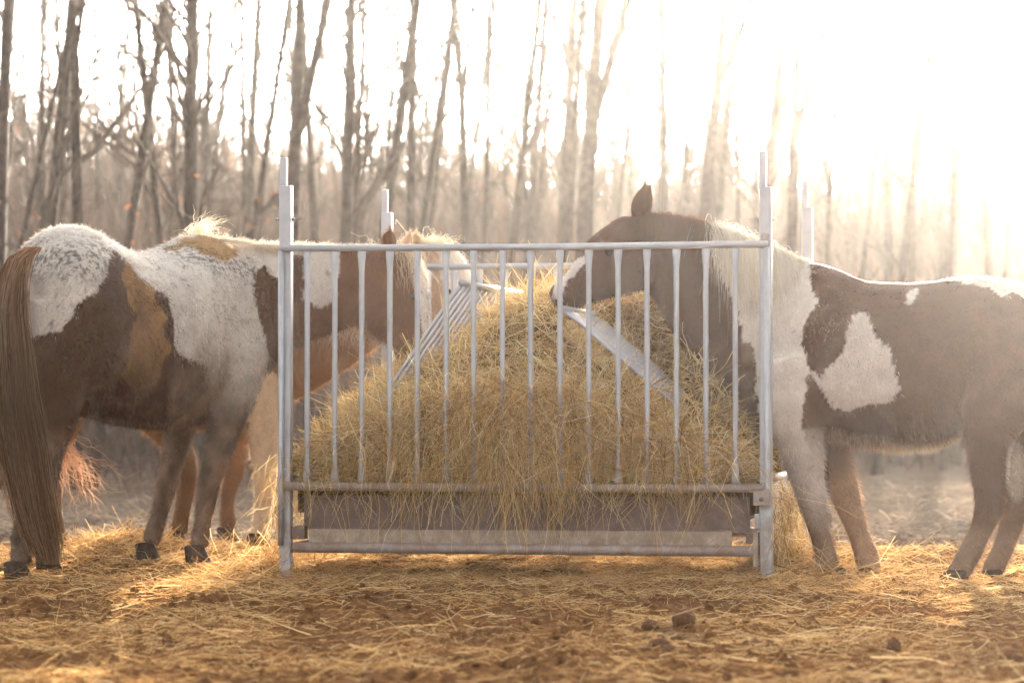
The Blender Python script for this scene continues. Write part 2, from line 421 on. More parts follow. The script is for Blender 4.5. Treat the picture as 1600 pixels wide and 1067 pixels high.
MB().box(fr(.993, -.05, zr(776, 14.3)), UW * .036, UD * .010, up * .036, .004).build('gusset_plate', M_galv_dirty, feeder, False)
b_ = MB(); b_.tube([fr(.993, -.075, zr(779, 14.3)), fr(.993, -.055, zr(779, 14.3))], .010, 6); b_.build('bolt', M_dark, feeder)
MB().box(fr(1.0, -.001, zr(374, 14.3)) - UD * .032, UW * .017, UD * .007, up * .027, .006).build('clamp', M_galv_dirty, feeder, False)
# trough floor, other sides, back panel
MB().box(fr(.5, FDEP / 2, .26), UW * (FWID * .46), UD * (FDEP * .46), up * .01).build('trough_floor', M_sheet, feeder, False)
for a in (.02, .98):
    MB().box(fr(a, FDEP / 2, .34), UW * .004, UD * (FDEP * .46), up * .07).build('trough_side', M_sheet, feeder, False)
    MB().tube([fr(a, .03, .12), fr(a, FDEP - .03, .12)], .0235, 14).build('bottom_pipe', M_galv_dirty, feeder)
    MB().tube([fr(a, .03, .42), fr(a, FDEP - .03, .42)], .0195, 14).build('lower_rail', M_galv_dirty, feeder)
MB().box(fr(.5, FDEP - .03, .34), UW * (FWID * .465), UD * .004, up * .07).build('trough_side', M_sheet, feeder, False)
MB().tube([fr(.02, FDEP, .12), fr(.98, FDEP, .12)], .0235, 14).build('bottom_pipe', M_galv_dirty, feeder)
zbt = zr(415, 16.5)
MB().tube([fr(0, FDEP, zbt), fr(1, FDEP, zbt)], .0155, 14).build('top_rail', M_galv, feeder)
MB().tube([fr(0, FDEP, .42), fr(1, FDEP, .42)], .0195, 14).build('lower_rail', M_galv, feeder)
for k in range(16):
    a = .044 + k * .0608
    bar(fr(a, FDEP, zbt - .012), fr(a, FDEP, .435))
# sloping racks inside
def rack(pt, pb, length, nb, r):
    e = empty('hay_rack', pt); e.location = tuple(pt - parent_origin(feeder)); e.parent = feeder
    MB().tube([pt, pt + UD * length], .0155, 14).build('rack_rail', M_galv, e)
    MB().tube([pb, pb + UD * length], .0155, 14).build('rack_rail', M_galv, e)
    for k in range(nb):
        o = UD * (.02 + (length - .04) * k / (nb - 1)); d = pb - pt
        mid = pt + o + d * .10 + up * .006
        MB().tube([pt + o - up * .008, pt + o + d * .04, mid, pt + o + d * .5, pb + o], r, 8).build('bar', M_galv, e)
rack(at(721, 442, 14.98), at(520, 730, 14.93), 1.55, 14, .0095)
rack(at(876, 482, 14.62), at(1165, 725, 14.52), 1.5, 14, .0095)

# ------------------------------------------------------------ hay heap in the feeder
SIL = [(440, 650), (470, 632), (520, 618), (600, 560), (650, 548), (700, 520), (740, 488), (780, 462), (830, 450), (880, 455), (940, 458), (1000, 452), (1060, 455), (1110, 540), (1150, 600), (1185, 650), (1210, 680)]
def heap_z(a, b):
    px = 447 + a * 750 + 40 * (b / 2)   # rough
    s = np.interp(px, [p[0] for p in SIL], [p[1] for p in SIL])
    peak = CH + (HZ - s) * (15.3) / F
    t = np.clip(b / FDEP, 0, 1)
    front = .40 + .38 * np.exp(-(np.abs(a - .47) / .42) ** 2.6)
    pr = np.sin(np.clip(t * 1.9, 0, 1) * PI / 2) ** 1.0 * np.where(t > .8, 1 - ((t - .8) / .2) ** 2 * .35, 1)
    z = front + (np.maximum(peak, front) - front) * pr
    pxn = 800 + (FL[0] + UW[0] * a * FWID + UD[0] * b) * F / (FL[1] + UW[1] * a * FWID + UD[1] * b)
    zpr = CH + (HZ - np.interp(pxn, [876, 1165], [482, 725])) * 14.6 / F - .07
    z = np.where((pxn > 870) & (pxn < 1075) & (b > .10), np.minimum(z, np.maximum(zpr + np.maximum(0, b - .95) * 1.5, front)), z)
    zpl = CH + (HZ - np.interp(pxn, [520, 721], [730, 442])) * 15.0 / F - .06
    z = np.where((pxn > 630) & (pxn < 815) & (b > .25), np.minimum(z, np.maximum(np.where(pxn < 735, zpl, 9) + np.maximum(0, b - 1.0) * 1.0, front)), z)
    # keep the space of the right side of the heap lower towards its front, as in the photo
    return z + .06 * (fbm(a * 9, b * 4.2, 0, 3, 77) - .5)
ga = np.linspace(.02, .98, 90); gb = np.linspace(.05, FDEP * .975, 90)
A, B = np.meshgrid(ga, gb); HZp = heap_z(A, B) - .03
top = np.stack([FL[0] + UW[0] * A * FWID + UD[0] * B, FL[1] + UW[1] * A * FWID + UD[1] * B, HZp], -1)
bot = top.copy(); bot[..., 2] = .275
n = 90; Vh = np.concatenate([top.reshape(-1, 3), bot.reshape(-1, 3)])
ii = (np.arange(n - 1)[None, :] + np.arange(n - 1)[:, None] * n).reshape(-1)
Fh = [np.stack([ii, ii + 1, ii + 1 + n, ii + n], -1)]; o2 = n * n
e = np.arange(n - 1)
Fh.append(np.stack([e + o2, e + 1 + o2, e + 1, e], -1)); Fh.append(np.stack([(n - 1) * n + e, (n - 1) * n + e + 1, (n - 1) * n + e + 1 + o2, (n - 1) * n + e + o2], -1))
Fh.append(np.stack([e * n, (e + 1) * n, (e + 1) * n + o2, e * n + o2], -1)); Fh.append(np.stack([e * n + n - 1 + o2, (e + 1) * n + n - 1 + o2, (e + 1) * n + n - 1, e * n + n - 1], -1))
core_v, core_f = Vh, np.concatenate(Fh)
core_c = np.tile(np.array([[.085, .048, .016]]), (len(core_v), 1))  # darkened core colour stands in for shade in the gaps between straws
g = R(11)
def surf_pts(n, g, fr_share=.5):
    a = g.uniform(0, 1, n); b = np.abs(g.uniform(-.0, 1, n)) ** 1.5 * FDEP * .98
    z = heap_z(a, b) - .03 + g.uniform(-.03, .03, n)
    k = g.uniform(0, 1, n) < fr_share
    b2 = np.where(k, g.uniform(.02, .10, n), b); zz = heap_z(a, np.maximum(b2, 0))
    z = np.where(k, g.uniform(0, 1, n) * (zz - .41) + .41, z)
    return a, b2, z
def world(a, b, z): return np.stack([FL[0] + UW[0] * a * FWID + UD[0] * b, FL[1] + UW[1] * a * FWID + UD[1] * b, z], -1)
hp = []
nS = 44000
a, b, z = surf_pts(nS, g, .42); P = world(a, b, z)
D = g.normal(size=(nS, 3)) * np.array([1.0, .45, .55]) * .75 + 3.2 * (np.stack([vnoise(P[:, 0] * 9, P[:, 1] * 9, P[:, 2] * 11, 400 + q_) for q_ in range(3)], -1) - .5) * np.array([1, .4, .9])
hcl = np.clip(.45 + 1.1 * fbm(P[:, 0] * 8, P[:, 1] * 8, P[:, 2] * 12, 2, 410), .5, 1.35)[:, None];  D[:, 2] *= np.clip((z - .42) / .2, .15, 1); Ls = .16 * g.lognormal(0, .5, nS) * np.clip(np.minimum(a, 1 - a) / .10, .3, 1); D /= np.linalg.norm(D, axis=1, keepdims=True)
hp.append(straws(P - D * Ls[:, None] * .5, D, Ls, .0027 * g.uniform(.6, 1.5, nS), np.clip(hay_cols(nS, g) * hcl, 0, .92), g, 4, .35, .15))
nS = 16000      # upright wisps on the crest and back where the light shines through
a = g.uniform(.02, .98, nS); b = g.uniform(.5, 1, nS) * FDEP * .97; P = world(a, b, heap_z(a, b) - .03)
D = g.normal(size=(nS, 3)) * .7 + np.array([0, 0, .5]); Ls = .11 * g.lognormal(0, .4, nS)
hp.append(straws(P, D, Ls, .0024 * g.uniform(.6, 1.5, nS), hay_cols(nS, g), g, 4, .4, .3))
nS = 5000      # coarse pale stems on top of the heap
a, b, z = surf_pts(nS, g, .40); P = world(a, b, z + .02) - UD * .015
D = g.normal(size=(nS, 3)) * np.array([1.0, .4, .8]); D[:, 2] *= np.clip((z - .42) / .2, .1, 1); Ls = .24 * g.lognormal(0, .35, nS) * np.clip(np.minimum(a, 1 - a) / .14, .3, 1); D /= np.linalg.norm(D, axis=1, keepdims=True)
hp.append(straws(P - D * Ls[:, None] * .5, D, Ls, .0042 * g.uniform(.6, 1.3, nS), hay_cols(nS, g, [(.85, .66, .38), (.74, .54, .28), (.6, .42, .2)]), g, 5, .3, .1))
# drape poking through and over the bars
nS = 3000
a = np.clip(np.array([.38, .47, .55, .60, .70, .85, .2])[g.choice(7, nS, p=[.22, .24, .18, .12, .1, .08, .06])] + g.normal(0, .055, nS), 0, 1); zz = heap_z(a, 0 * a) + .12 * g.uniform(0, 1, nS)
z = .47 + (zz - .45) * g.uniform(0, 1, nS) ** .8; P = world(a, -.055 + g.uniform(-.03, .045, nS), z)
D = np.stack([g.normal(0, .55, nS), -.15 + g.normal(0, .12, nS), -np.abs(g.normal(.5, .5, nS))], -1); Ls = .16 * g.lognormal(0, .4, nS)
hp.append(straws(P, D, Ls, .0029 * g.uniform(.6, 1.4, nS), hay_cols(nS, g), g, 4, .3, .25))
# strands hanging below the lower rail
nS = 520
cl = np.array([.24, .46, .47, .49, .52, .56, .62, .80, .06, .30])[g.randint(0, 10, nS)]
a = np.clip(cl + g.normal(0, .035, nS), 0, 1); P = world(a, -.075 + g.uniform(-.02, .01, nS), g.uniform(.36, .62, nS))
D = np.stack([g.normal(0, .22, nS), g.normal(0, .06, nS) - .04, -np.ones(nS)], -1); Ls = .20 * g.lognormal(0, .4, nS); Ls = np.minimum(Ls, P[:, 2] - .06)
hp.append(straws(P, D, Ls, .0028 * g.uniform(.6, 1.4, nS), hay_cols(nS, g), g, 4, .25, .0))
# wisps hanging at the sides of the feeder
for (a0, sd, z_lo, z_hi, nS) in ((-.015, .015, .25, .55, 500), (1.02, .015, .15, .42, 700)):
    a = g.normal(a0, sd, nS); P = world(a, g.uniform(-.03, 1.2, nS), g.uniform(z_lo, z_hi, nS))
    D = np.stack([g.normal(0, .45, nS), g.normal(0, .3, nS), -np.abs(g.normal(.7, .4, nS))], -1); Ls = .15 * g.lognormal(0, .4, nS)
    hp.append(straws(P, D, Ls, .0028 * g.uniform(.6, 1.4, nS), hay_cols(nS, g), g, 4, .3, .2))
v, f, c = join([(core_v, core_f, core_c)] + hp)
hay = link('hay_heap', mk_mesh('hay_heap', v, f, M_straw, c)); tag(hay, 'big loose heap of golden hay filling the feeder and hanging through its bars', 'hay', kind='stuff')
print('hay', len(f), time.time() - T0)

# ------------------------------------------------------------ horses
def loft(st, n=20):
    """st: list of (centre, U half-vector, V half-vector [, exponent]) -> closed tube"""
    V = []; Fc = []; m = len(st)
    for s in st:
        c, U, W = s[:3]; ex = s[3] if len(s) > 3 else 2.0
        for k in range(n):
            a = 2 * PI * k / n; ca, sa = math.cos(a), math.sin(a)
            V.append(c + U * np.sign(ca) * abs(ca) ** (2 / ex) + W * np.sign(sa) * abs(sa) ** (2 / ex))
    for i in range(m - 1):
        for k in range(n):
            a, b = i * n + k, i * n + (k + 1) % n; Fc.append((a, b, b + n, a + n))
    Fc.append(tuple(range(n - 1, -1, -1))); Fc.append(tuple((m - 1) * n + k for k in range(n)))
    return V, Fc
def resample(st, k=4):
    """Catmull-Rom through stations stored as flat arrays"""
    A = np.array([np.concatenate([s[0], s[1], s[2], [s[3] if len(s) > 3 else 2.0]]) for s in st])
    A = np.vstack([2 * A[0] - A[1], A, 2 * A[-1] - A[-2]]); out = []
    for i in range(1, len(A) - 2):
        p0, p1, p2, p3 = A[i - 1:i + 3]
        for j in range(k):
            t = j / k
            out.append(.5 * (2 * p1 + (p2 - p0) * t + (2 * p0 - 5 * p1 + 4 * p2 - p3) * t * t + (3 * p1 - p0 - 3 * p2 + p3) * t ** 3))
    out.append(A[-2])
    return [(r[:3], r[3:6], r[6:9], r[9]) for r in out]
def blob(c, ax, ay, az):
    st = []
    for t in np.linspace(-.97, .97, 9):
        r = math.sqrt(1 - t * t); st.append((c + ax * t, ay * r, az * r))
    return loft(st, 14)
def inpoly(px, py, poly):
    x = np.array([p[0] for p in poly], float); y = np.array([p[1] for p in poly], float)
    ins = np.zeros(len(px), bool); j = len(x) - 1
    for i in range(len(x)):
        c = ((y[i] > py) != (y[j] > py)) & (px < (x[j] - x[i]) * (py - y[i]) / (y[j] - y[i] + 1e-9) + x[i]); ins ^= c; j = i
    return ins
def remeshed(parts, voxel=.013, smooth=6):
    Vs = []; Fs = []; n = 0
    for V, Fc in parts:
        Vs += list(V); Fs += [tuple(i + n for i in f) for f in Fc]; n += len(V)
    me = bpy.data.meshes.new('tmp'); me.from_pydata([tuple(map(float, v)) for v in Vs], [], Fs); me.update()
    bm = bmesh.new(); bm.from_mesh(me); bmesh.ops.recalc_face_normals(bm, faces=bm.faces[:]); bm.to_mesh(me); bm.free()
    o = bpy.data.objects.new('tmp', me); C.objects.link(o)
    md = o.modifiers.new('r', 'REMESH'); md.mode = 'VOXEL'; md.voxel_size = voxel; md.adaptivity = 0
    sm = o.modifiers.new('s', 'SMOOTH'); sm.iterations = smooth; sm.factor = .5
    dg = bpy.context.evaluated_depsgraph_get(); dg.update()
    ev = o.evaluated_get(dg); m2 = bpy.data.meshes.new_from_object(ev)
    bpy.data.objects.remove(o); bpy.data.meshes.remove(me)
    V = np.zeros(len(m2.vertices) * 3, np.float32); m2.vertices.foreach_get('co', V); V = V.reshape(-1, 3)
    m2.calc_loop_triangles(); T = np.zeros(len(m2.loop_triangles) * 3, np.int32); m2.loop_triangles.foreach_get('vertices', T); T = T.reshape(-1, 3)
    Q = np.zeros(len(m2.loops), np.int32); m2.loops.foreach_get('vertex_index', Q)
    nr = np.zeros(len(m2.vertices) * 3, np.float32); m2.vertex_normals.foreach_get('vector', nr); nr = nr.reshape(-1, 3)
    bpy.data.meshes.remove(m2)
    return V, T, Q.reshape(-1, 4) if len(Q) % 4 == 0 else None, nr
class Horse:
    def __init__(s, name, label, origin, fwd, Yc):
        s.root = empty('horse', origin); tag(s.root, label, 'horse', 'horses eating at the feeder')
        s.o = np.array(origin, float); s.fwd = np.array([fwd[0], fwd[1], 0.]); s.fwd /= np.linalg.norm(s.fwd)
        s.lat = np.array([s.fwd[1], -s.fwd[0], 0])     # towards the viewer's side or right
        s.parts = []; s.Yc = Yc
    def body(s, st):
        """st: (px, top, bottom, half width, Y)"""
        out = []
        for (px, t, b, hw, Yv) in st:
            T, Bm = at(px, t, Yv), at(px, b, Yv); out.append(((T + Bm) / 2, (T - Bm) / 2, s.lat * hw, 2.25))
        s.parts.append(loft(resample(out), 24))
    def tubeq(s, st, lat=None, ex=2.1):
        """st: (px, py, half height m, half width m, Y): section perpendicular to the path"""
        P = [at(p[0], p[1], p[4]) for p in st]; out = []
        for i, p in enumerate(st):
            d = P[min(i + 1, len(P) - 1)] - P[max(i - 1, 0)]; d /= np.linalg.norm(d)
            w = (lat if lat is not None else s.lat); w = w - d * (w @ d); w = w / np.linalg.norm(w)
            u = np.cross(d, w); out.append((P[i], u * p[2], w * p[3], ex))
        s.parts.append(loft(resample(out), 18)); return P
    def blob(s, px, py, Yv, ax, ay, az): s.parts.append(blob(at(px, py, Yv), ax, ay, az))
    def finish(s, colfn, fur_n, fur_len, seed, voxel=.013, flow=(0, 0, -1.)):
        V, T, Q, nr = remeshed(s.parts, voxel)
        g = R(seed)
        # small muscular unevenness
        V = V + nr * (.010 * (fbm(V[:, 0] * 5, V[:, 1] * 5, V[:, 2] * 5, 3, seed) - .5))[:, None]
        px, py = unproj(V); col = colfn(px, py, V, g)
        body = link('body', mk_mesh('body', V - s.o, Q if Q is not None else T, M_coat, col), s.root)
        A, B_, Cc = V[T[:, 0]], V[T[:, 1]], V[T[:, 2]]
        ar = np.linalg.norm(np.cross(B_ - A, Cc - A), axis=1); pr = ar / ar.sum()
        k = g.choice(len(T), fur_n, p=pr); r1 = np.sqrt(g.uniform(size=(fur_n, 1))); r2 = g.uniform(size=(fur_n, 1))
        P = A[k] * (1 - r1) + B_[k] * r1 * (1 - r2) + Cc[k] * r1 * r2
        NN = nr[T[k, 0]]
        FD = D = NN * .62 + np.array(flow) * .55 - s.fwd * .35 + g.normal(size=(fur_n, 3)) * .22
        D /= np.linalg.norm(D, axis=1, keepdims=True)
        Pj = P + g.normal(size=(fur_n, 3)) * .011; ppx, ppy = unproj(Pj); cc = colfn(ppx, ppy, Pj, g)
        cl_ = [vnoise(P[:, 0] * 38, P[:, 1] * 38, P[:, 2] * 30, 300 + q_) - .5 for q_ in range(3)]; D = D + np.stack(cl_, -1) * 1.1; D /= np.linalg.norm(D, axis=1, keepdims=True)
        cc = cc * (.6 + .8 * vnoise(P[:, 0] * 60, P[:, 1] * 60, P[:, 2] * 34, 310))[:, None]; cc = np.clip(cc * g.uniform(.55, 1.6, (fur_n, 1)), 0, .9)
        fl = fur_len(P, ppx, ppy) if callable(fur_len) else fur_len
        vv, ff, c2 = straws(P - NN * .002, D, fl * g.uniform(.6, 1.3, fur_n), np.full(fur_n, .0023), cc, g, 2, .25, .15, .1)
        link('coat', mk_mesh('coat', vv - s.o, ff, M_fur, c2), s.root)
        print('horse', len(V), time.time() - T0)
        return V, nr
    def piece(s, name, V, Fc, m, parent=None, col=None):
        V = np.array(V); return link(name, mk_mesh(name, V - s.o, Fc, m, None if col is None else np.tile(np.array([col]), (len(V), 1))), parent or s.root)
    def ear(s, base, tip, wdir, width, col, incol):
        """cupped ear: shell with an inner face"""
        base, tip, wdir = map(lambda v: np.asarray(v, float), (base, tip, wdir)); ax = tip - base; nrm = np.cross(ax, wdir); nrm /= np.linalg.norm(nrm)
        wdir = wdir / np.linalg.norm(wdir); V = []; Fc = []; n = 9; m = 10
        for i in range(m):
            t = i / (m - 1); w = width * (math.sin(min(1, (t * .85 + .22)) * PI) ** .75) * (1 if t < .98 else .05)
            w = max(w, .001)
            for k in range(n):
                u = k / (n - 1) * 2 - 1
                V.append(base + ax * t + wdir * w * u + nrm * (abs(u) ** 2 * w * .8))
        o = len(V)
        V += [v - nrm * .007 for v in V]
        for i in range(m - 1):
            for k in range(n - 1):
                a = i * n + k; Fc.append((a, a + 1, a + 1 + n, a + n)); Fc.append((a + o, a + n + o, a + 1 + n + o, a + 1 + o))
            for k in (0, n - 1): a = i * n + k; Fc.append((a, a + n, a + n + o, a + o))
        e = s.piece('ear', V, Fc, M_fur, None, col)
        g = R(3); nn = 700; t = g.uniform(0, 1, nn); u = g.uniform(-1, 1, nn)
        w = width * np.sin(np.minimum(1, t * .85 + .22) * PI) ** .75
        P = base + ax * t[:, None] + wdir * (w * u)[:, None] + nrm * (np.abs(u) ** 2 * w * .8)[:, None]
        D = ax / np.linalg.norm(ax) + g.normal(size=(nn, 3)) * .4 + wdir * u[:, None] * .9
        vv, ff, c2 = straws(P, D, g.uniform(.01, .024, nn), np.full(nn, .0016), np.tile(np.array([col]), (nn, 1)) * g.uniform(.8, 1.5, (nn, 1)), g, 2, .2, 0, .1)
        link('ear_fur', mk_mesh('ear_fur', vv - s.o, ff, M_fur, c2), e)
        return e
    def hoof(s, px, py, Yv, rad, hgt, lean=0.0):
        b = at(px, py, Yv) - up * .012; rad = rad * .93; hgt = hgt * .85; tp = b + up * hgt - s.fwd * (hgt * .45 + lean)
        st = [(b, s.fwd * rad * 1.25, s.lat * rad * 1.08, 2.2), (b + (tp - b) * .15, s.fwd * rad * 1.22, s.lat * rad * 1.06, 2.2), (tp, s.fwd * rad * .92, s.lat * rad * .88, 2.1), (tp + (tp - b) * .12, s.fwd * rad * .6, s.lat * rad * .6, 2.0)]
        V, Fc = loft(st, 16); s.piece('hoof', V, Fc, M_hoof)
    def eye(s, px, py, Yv, r=.018):
        c = at(px, py, Yv); V, Fc = blob(c, np.array([r, 0, 0]), np.array([0, r * .8, 0]), np.array([0, 0, r * .8])); s.piece('eye', V, Fc, M_eye)
    def strands(s, name, P, D, L, W, col, seed, seg=8, bend=.12, droop=0.0, tip=.2):
        g = R(seed); v, f, c = straws(P, D, L, W, col, g, seg, bend, droop, tip); return link(name, mk_mesh(name, v - s.o, f, M_hair, c), s.root)
def soft(px, py, s, sc=22., amp=9.):
    return px + amp * (fbm(px / sc, py / sc, 0, 3, s) - .5) * 2, py + amp * (fbm(px / sc + 9, py / sc + 4, 0, 3, s + 5) - .5) * 2
def lerp3(a, b, t): return a * (1 - t[:, None]) + b * t[:, None]
WHITE = np.array([.58, .51, .45]); BROWN = np.array([.075, .027, .010]); TAN = np.array([.30, .17, .08]); GREYB = np.array([.19, .12, .078])

# ---- right horse -------------------------------------------------------
H = Horse('r', 'brown and white pinto horse leaning over the top rail, right of the feeder', at(1400, 885, 14.7) * np.array([1, 1, 0]), (-1, .06), 14.75)
H.body([(1168, 560, 660, .10, 14.85), (1195, 455, 692, .19, 14.85), (1250, 412, 694, .24, 14.84), (1300, 417, 690, .255, 14.8), (1350, 437, 692, .275, 14.8), (1410, 441, 696, .29, 14.78),
        (1460, 438, 690, .29, 14.76), (1515, 431, 665, .285, 14.74), (1570, 437, 640, .275, 14.72), (1625, 455, 622, .245, 14.7), (1680, 490, 600, .18, 14.69), (1705, 525, 575, .09, 14.68)])
nk = [(1235, 548, .37, .18, 14.86), (1195, 520, .36, .15, 14.88), (1150, 478, .315, .12, 14.93), (1105, 447, .265, .10, 14.98), (1062, 413, .205, .085, 15.0), (1020, 388, .175, .080, 15.02), (990, 385, .15, .07, 15.03)]
H.tubeq(nk, np.array([0, -1, 0.]))
hd = [(1022, 372, .11, .07, 15.03), (1000, 385, .165, .085, 15.03), (975, 402, .168, .088, 15.03), (945, 418, .150, .078, 15.02), (920, 437, .115, .062, 15.0), (898, 452, .082, .052, 14.99), (878, 462, .068, .048, 14.98), (866, 470, .045, .038, 14.97)]
H.tubeq(hd, np.array([0, -1, 0.]))
H.blob(985, 425, 14.96, np.array([.13, 0, .02]), np.array([0, .05, 0]), np.array([0, 0, .10]))       # cheek
H.blob(940, 377, 14.97, np.array([.035, 0, .0]), np.array([0, .035, 0]), np.array([0, 0, .03]))      # brow
def leg(H, st): H.tubeq(st, None, 2.0)
# near fore
leg(H, [(1228, 560, .20, .09, 14.66), (1240, 640, .15, .095, 14.64), (1252, 700, .105, .08, 14.64), (1263, 755, .074, .062, 14.63), (1273, 795, .066, .058, 14.63), (1281, 832, .050, .044, 14.62), (1289, 866, .052, .047, 14.61), (1295, 884, .05, .045, 14.6), (1297, 896, .05, .046, 14.6)])
leg(H, [(1262, 600, .14, .08, 14.98), (1285, 665, .10, .07, 15.0), (1302, 718, .082, .064, 15.0), (1316, 762, .072, .060, 14.98), (1328, 795, .062, .055, 14.97), (1342, 835, .050, .042, 14.95), (1353, 868, .056, .046, 14.94), (1358, 884, .05, .045, 14.93), (1357, 894, .05, .046, 14.93)])
# hind
leg(H, [(1625, 540, .25, .10, 14.52), (1585, 590, .22, .11, 14.50), (1553, 650, .15, .10, 14.48), (1545, 700, .105, .08, 14.46), (1547, 750, .082, .062, 14.45), (1547, 785, .070, .055, 14.44), (1533, 825, .050, .042, 14.43), (1515, 862, .052, .046, 14.42), (1502, 886, .05, .044, 14.41), (1492, 902, .052, .048, 14.4)])
leg(H, [(1640, 540, .24, .10, 14.92), (1632, 600, .19, .10, 14.93), (1612, 660, .13, .09, 14.93), (1600, 715, .088, .07, 14.93), (1594, 770, .068, .055, 14.92), (1582, 810, .054, .045, 14.9), (1567, 855, .050, .042, 14.88), (1553, 885, .05, .044, 14.86), (1547, 900, .05, .046, 14.86)])
W1 = [(1103, 340), (1195, 378), (1264, 398), (1266, 440), (1276, 472), (1256, 508), (1253, 535), (1268, 580), (1282, 588), (1302, 570), (1318, 545), (1330, 492), (1353, 489), (1368, 525), (1390, 545), (1397, 580), (1406, 606), (1392, 626), (1352, 632), (1318, 645), (1294, 632), (1284, 612), (1268, 583), (1258, 592), (1254, 668), (1262, 720), (1278, 745), (1282, 800), (1250, 800), (1228, 740), (1200, 700), (1185, 640), (1180, 600), (1178, 540), (1162, 535), (1150, 480), (1130, 440), (1112, 400)]
W2 = [(1468, 436), (1500, 440), (1522, 447), (1545, 450), (1565, 463), (1582, 456), (1600, 466), (1720, 500), (1720, 400), (1480, 415)]
W3 = [(1415, 473), (1420, 455), (1436, 449), (1433, 460), (1422, 476)]
W4 = [(860, 470), (868, 440), (905, 402), (925, 395), (908, 420), (885, 440), (876, 470)]
def colR(px, py, V, g):
    x, y = soft(px, py, 31, 16, 4.5)
    c = np.tile(BROWN, (len(px), 1)); nl = (V[:, 1] < 14.82) & (px < 1320) & (py > 668)
    for P_ in (W1, W2, W3, W4): c[inpoly(x, y, P_)] = WHITE
    c = lerp3(c, WHITE * .85, nl * np.clip((py - 660) / 40, 0, 1))
    d = np.clip((py - 770) / 70, 0, 1) * (px < 1420); c = lerp3(c, GREYB * 1.25, d)
    d = np.clip((py - 815) / 30, 0, 1) * (px > 1420); c = lerp3(c, np.array([.20, .13, .09]), d)
    d = np.clip((py - 690) / 60, 0, 1) * (px > 1295) * (px < 1420); d = d * ~nl; c = lerp3(c, np.array([.42, .28, .18]), d * .85)
    d = np.clip(1 - np.hypot((px - 1588) / 20, (py - 738) / 50) ** 3, 0, 1) * (px > 1571); c = lerp3(c, WHITE * .7, d)
    fl = fbm(V[:, 0] * 42, V[:, 1] * 42, V[:, 2] * 42, 2, 8); c = np.where((fl > .84)[:, None] & (c[:, :1] > .4), c * .55, c)
    dn = np.clip(fbm(V[:, 0] * 5, V[:, 1] * 5, V[:, 2] * 5, 3, 50) * 1.2 - .35, 0, 1) * np.clip((py - 560) / 200, 0, 1)
    return lerp3(c, TAN, dn * .5)
def furR(P, px, py):
    b = np.where((py > 655) & (px > 1290) & (px < 1520) & (P[:, 2] > .52), .042, .018)
    return np.where(py > 690, .027, b)
H.finish(colR, 85000, furR, 101)
g = R(45); nM = 9000; cx = g.uniform(1292, 1512, nM); cy = np.interp(cx, [1292, 1330, 1400, 1450, 1490, 1512], [672, 683, 693, 689, 672, 656])
P = np.array([at(a_, b_ - 4, 14.80) for a_, b_ in zip(cx, cy)]); sp_ = g.uniform(-1, 1, nM); P[:, 1] += sp_ * .15; P[:, 2] += sp_ ** 2 * .03
D = np.stack([g.normal(.25, .25, nM), g.normal(0, .2, nM), -1 + g.normal(0, .15, nM)], -1)
H.strands('belly_hair', P, D, .055 * g.uniform(.4, 1.4, nM), np.full(nM, .0018), np.tile(np.array([.80, .64, .46]), (nM, 1)) * g.uniform(.7, 1.2, (nM, 1)), 46, 3, .2, .0)  # fringe tinted pale cream, painting in the backlit glow under the belly
H.ear(at(1000, 338, 14.97), at(1009, 284, 14.95), (1, .25, .12), .040, BROWN * 1.1, TAN)
H.ear(at(1010, 338, 15.07), at(1016, 290, 15.1), (1, .5, .12), .036, BROWN * 1.1, TAN)
H.eye(952, 395, 14.944); H.hoof(1297, 905, 14.59, .052, .07); H.hoof(1354, 903, 14.92, .05, .07, -.03); H.hoof(1482, 911, 14.38, .056, .075); H.hoof(1541, 909, 14.84, .052, .075)
V_, F_ = blob(at(878, 462, 14.935), np.array([.012, 0, .008]), np.array([0, .008, 0]), np.array([-.004, 0, .012])); H.piece('nostril', V_, F_, M_muzzle)
# mane (falls on the near side) , crest fuzz, forelock, tail
g = R(41); nM = 5200
cx = g.uniform(1000, 1262, nM); cy = np.interp(cx, [1000, 1060, 1130, 1195, 1250, 1265], [331, 341, 360, 383, 405, 407])
Yn = np.interp(cx, [1000, 1262], [14.99, 14.83]); P = np.array([at(a_, b_ + 3, c_) for a_, b_, c_ in zip(cx, cy, Yn)])
side = g.uniform(-1, 1, nM); P[:, 1] += side * .02 - .01
D = np.stack([g.normal(.03, .05, nM), -.30 + g.normal(0, .07, nM), .10 + g.normal(0, .08, nM)], -1)
L_ = np.interp(cx, [1000, 1100, 1150, 1200, 1262], [.12, .28, .34, .26, .07]) * g.uniform(.5, 1.15, nM)
cc = np.where((cx + g.normal(0, 6, nM) < 1104)[:, None], BROWN * 1.5, np.array([.72, .66, .56])) * g.uniform(.75, 1.2, (nM, 1))
H.strands('mane', P, D, L_, np.full(nM, .0026), cc, 42, 8, .03, 1.0)
nM = 1600; cx = g.uniform(985, 1262, nM); cy = np.interp(cx, [985, 1000, 1060, 1130, 1195, 1250, 1265], [340, 333, 341, 360, 383, 405, 407])
P = np.array([at(a_, b_ + 4, 14.99 - (a_ - 1000) * .0006) for a_, b_ in zip(cx, cy)])
D = np.stack([g.normal(.35, .5, nM), g.normal(0, .3, nM), .8 + g.normal(0, .3, nM)], -1)
H.strands('crest_hair', P, D, .035 * g.uniform(.5, 1.5, nM), np.full(nM, .002), np.where((cx < 1104)[:, None], BROWN * 2.2, np.array([.75, .69, .6])), 43, 4, .3, .4)
nM = 1500; a0 = at(1690, 505, 14.7); P = a0 + g.normal(size=(nM, 3)) * np.array([.02, .05, .03]); D = np.stack([.35 + g.normal(0, .1, nM), g.normal(0, .1, nM), g.normal(0, .1, nM) - .3], -1)
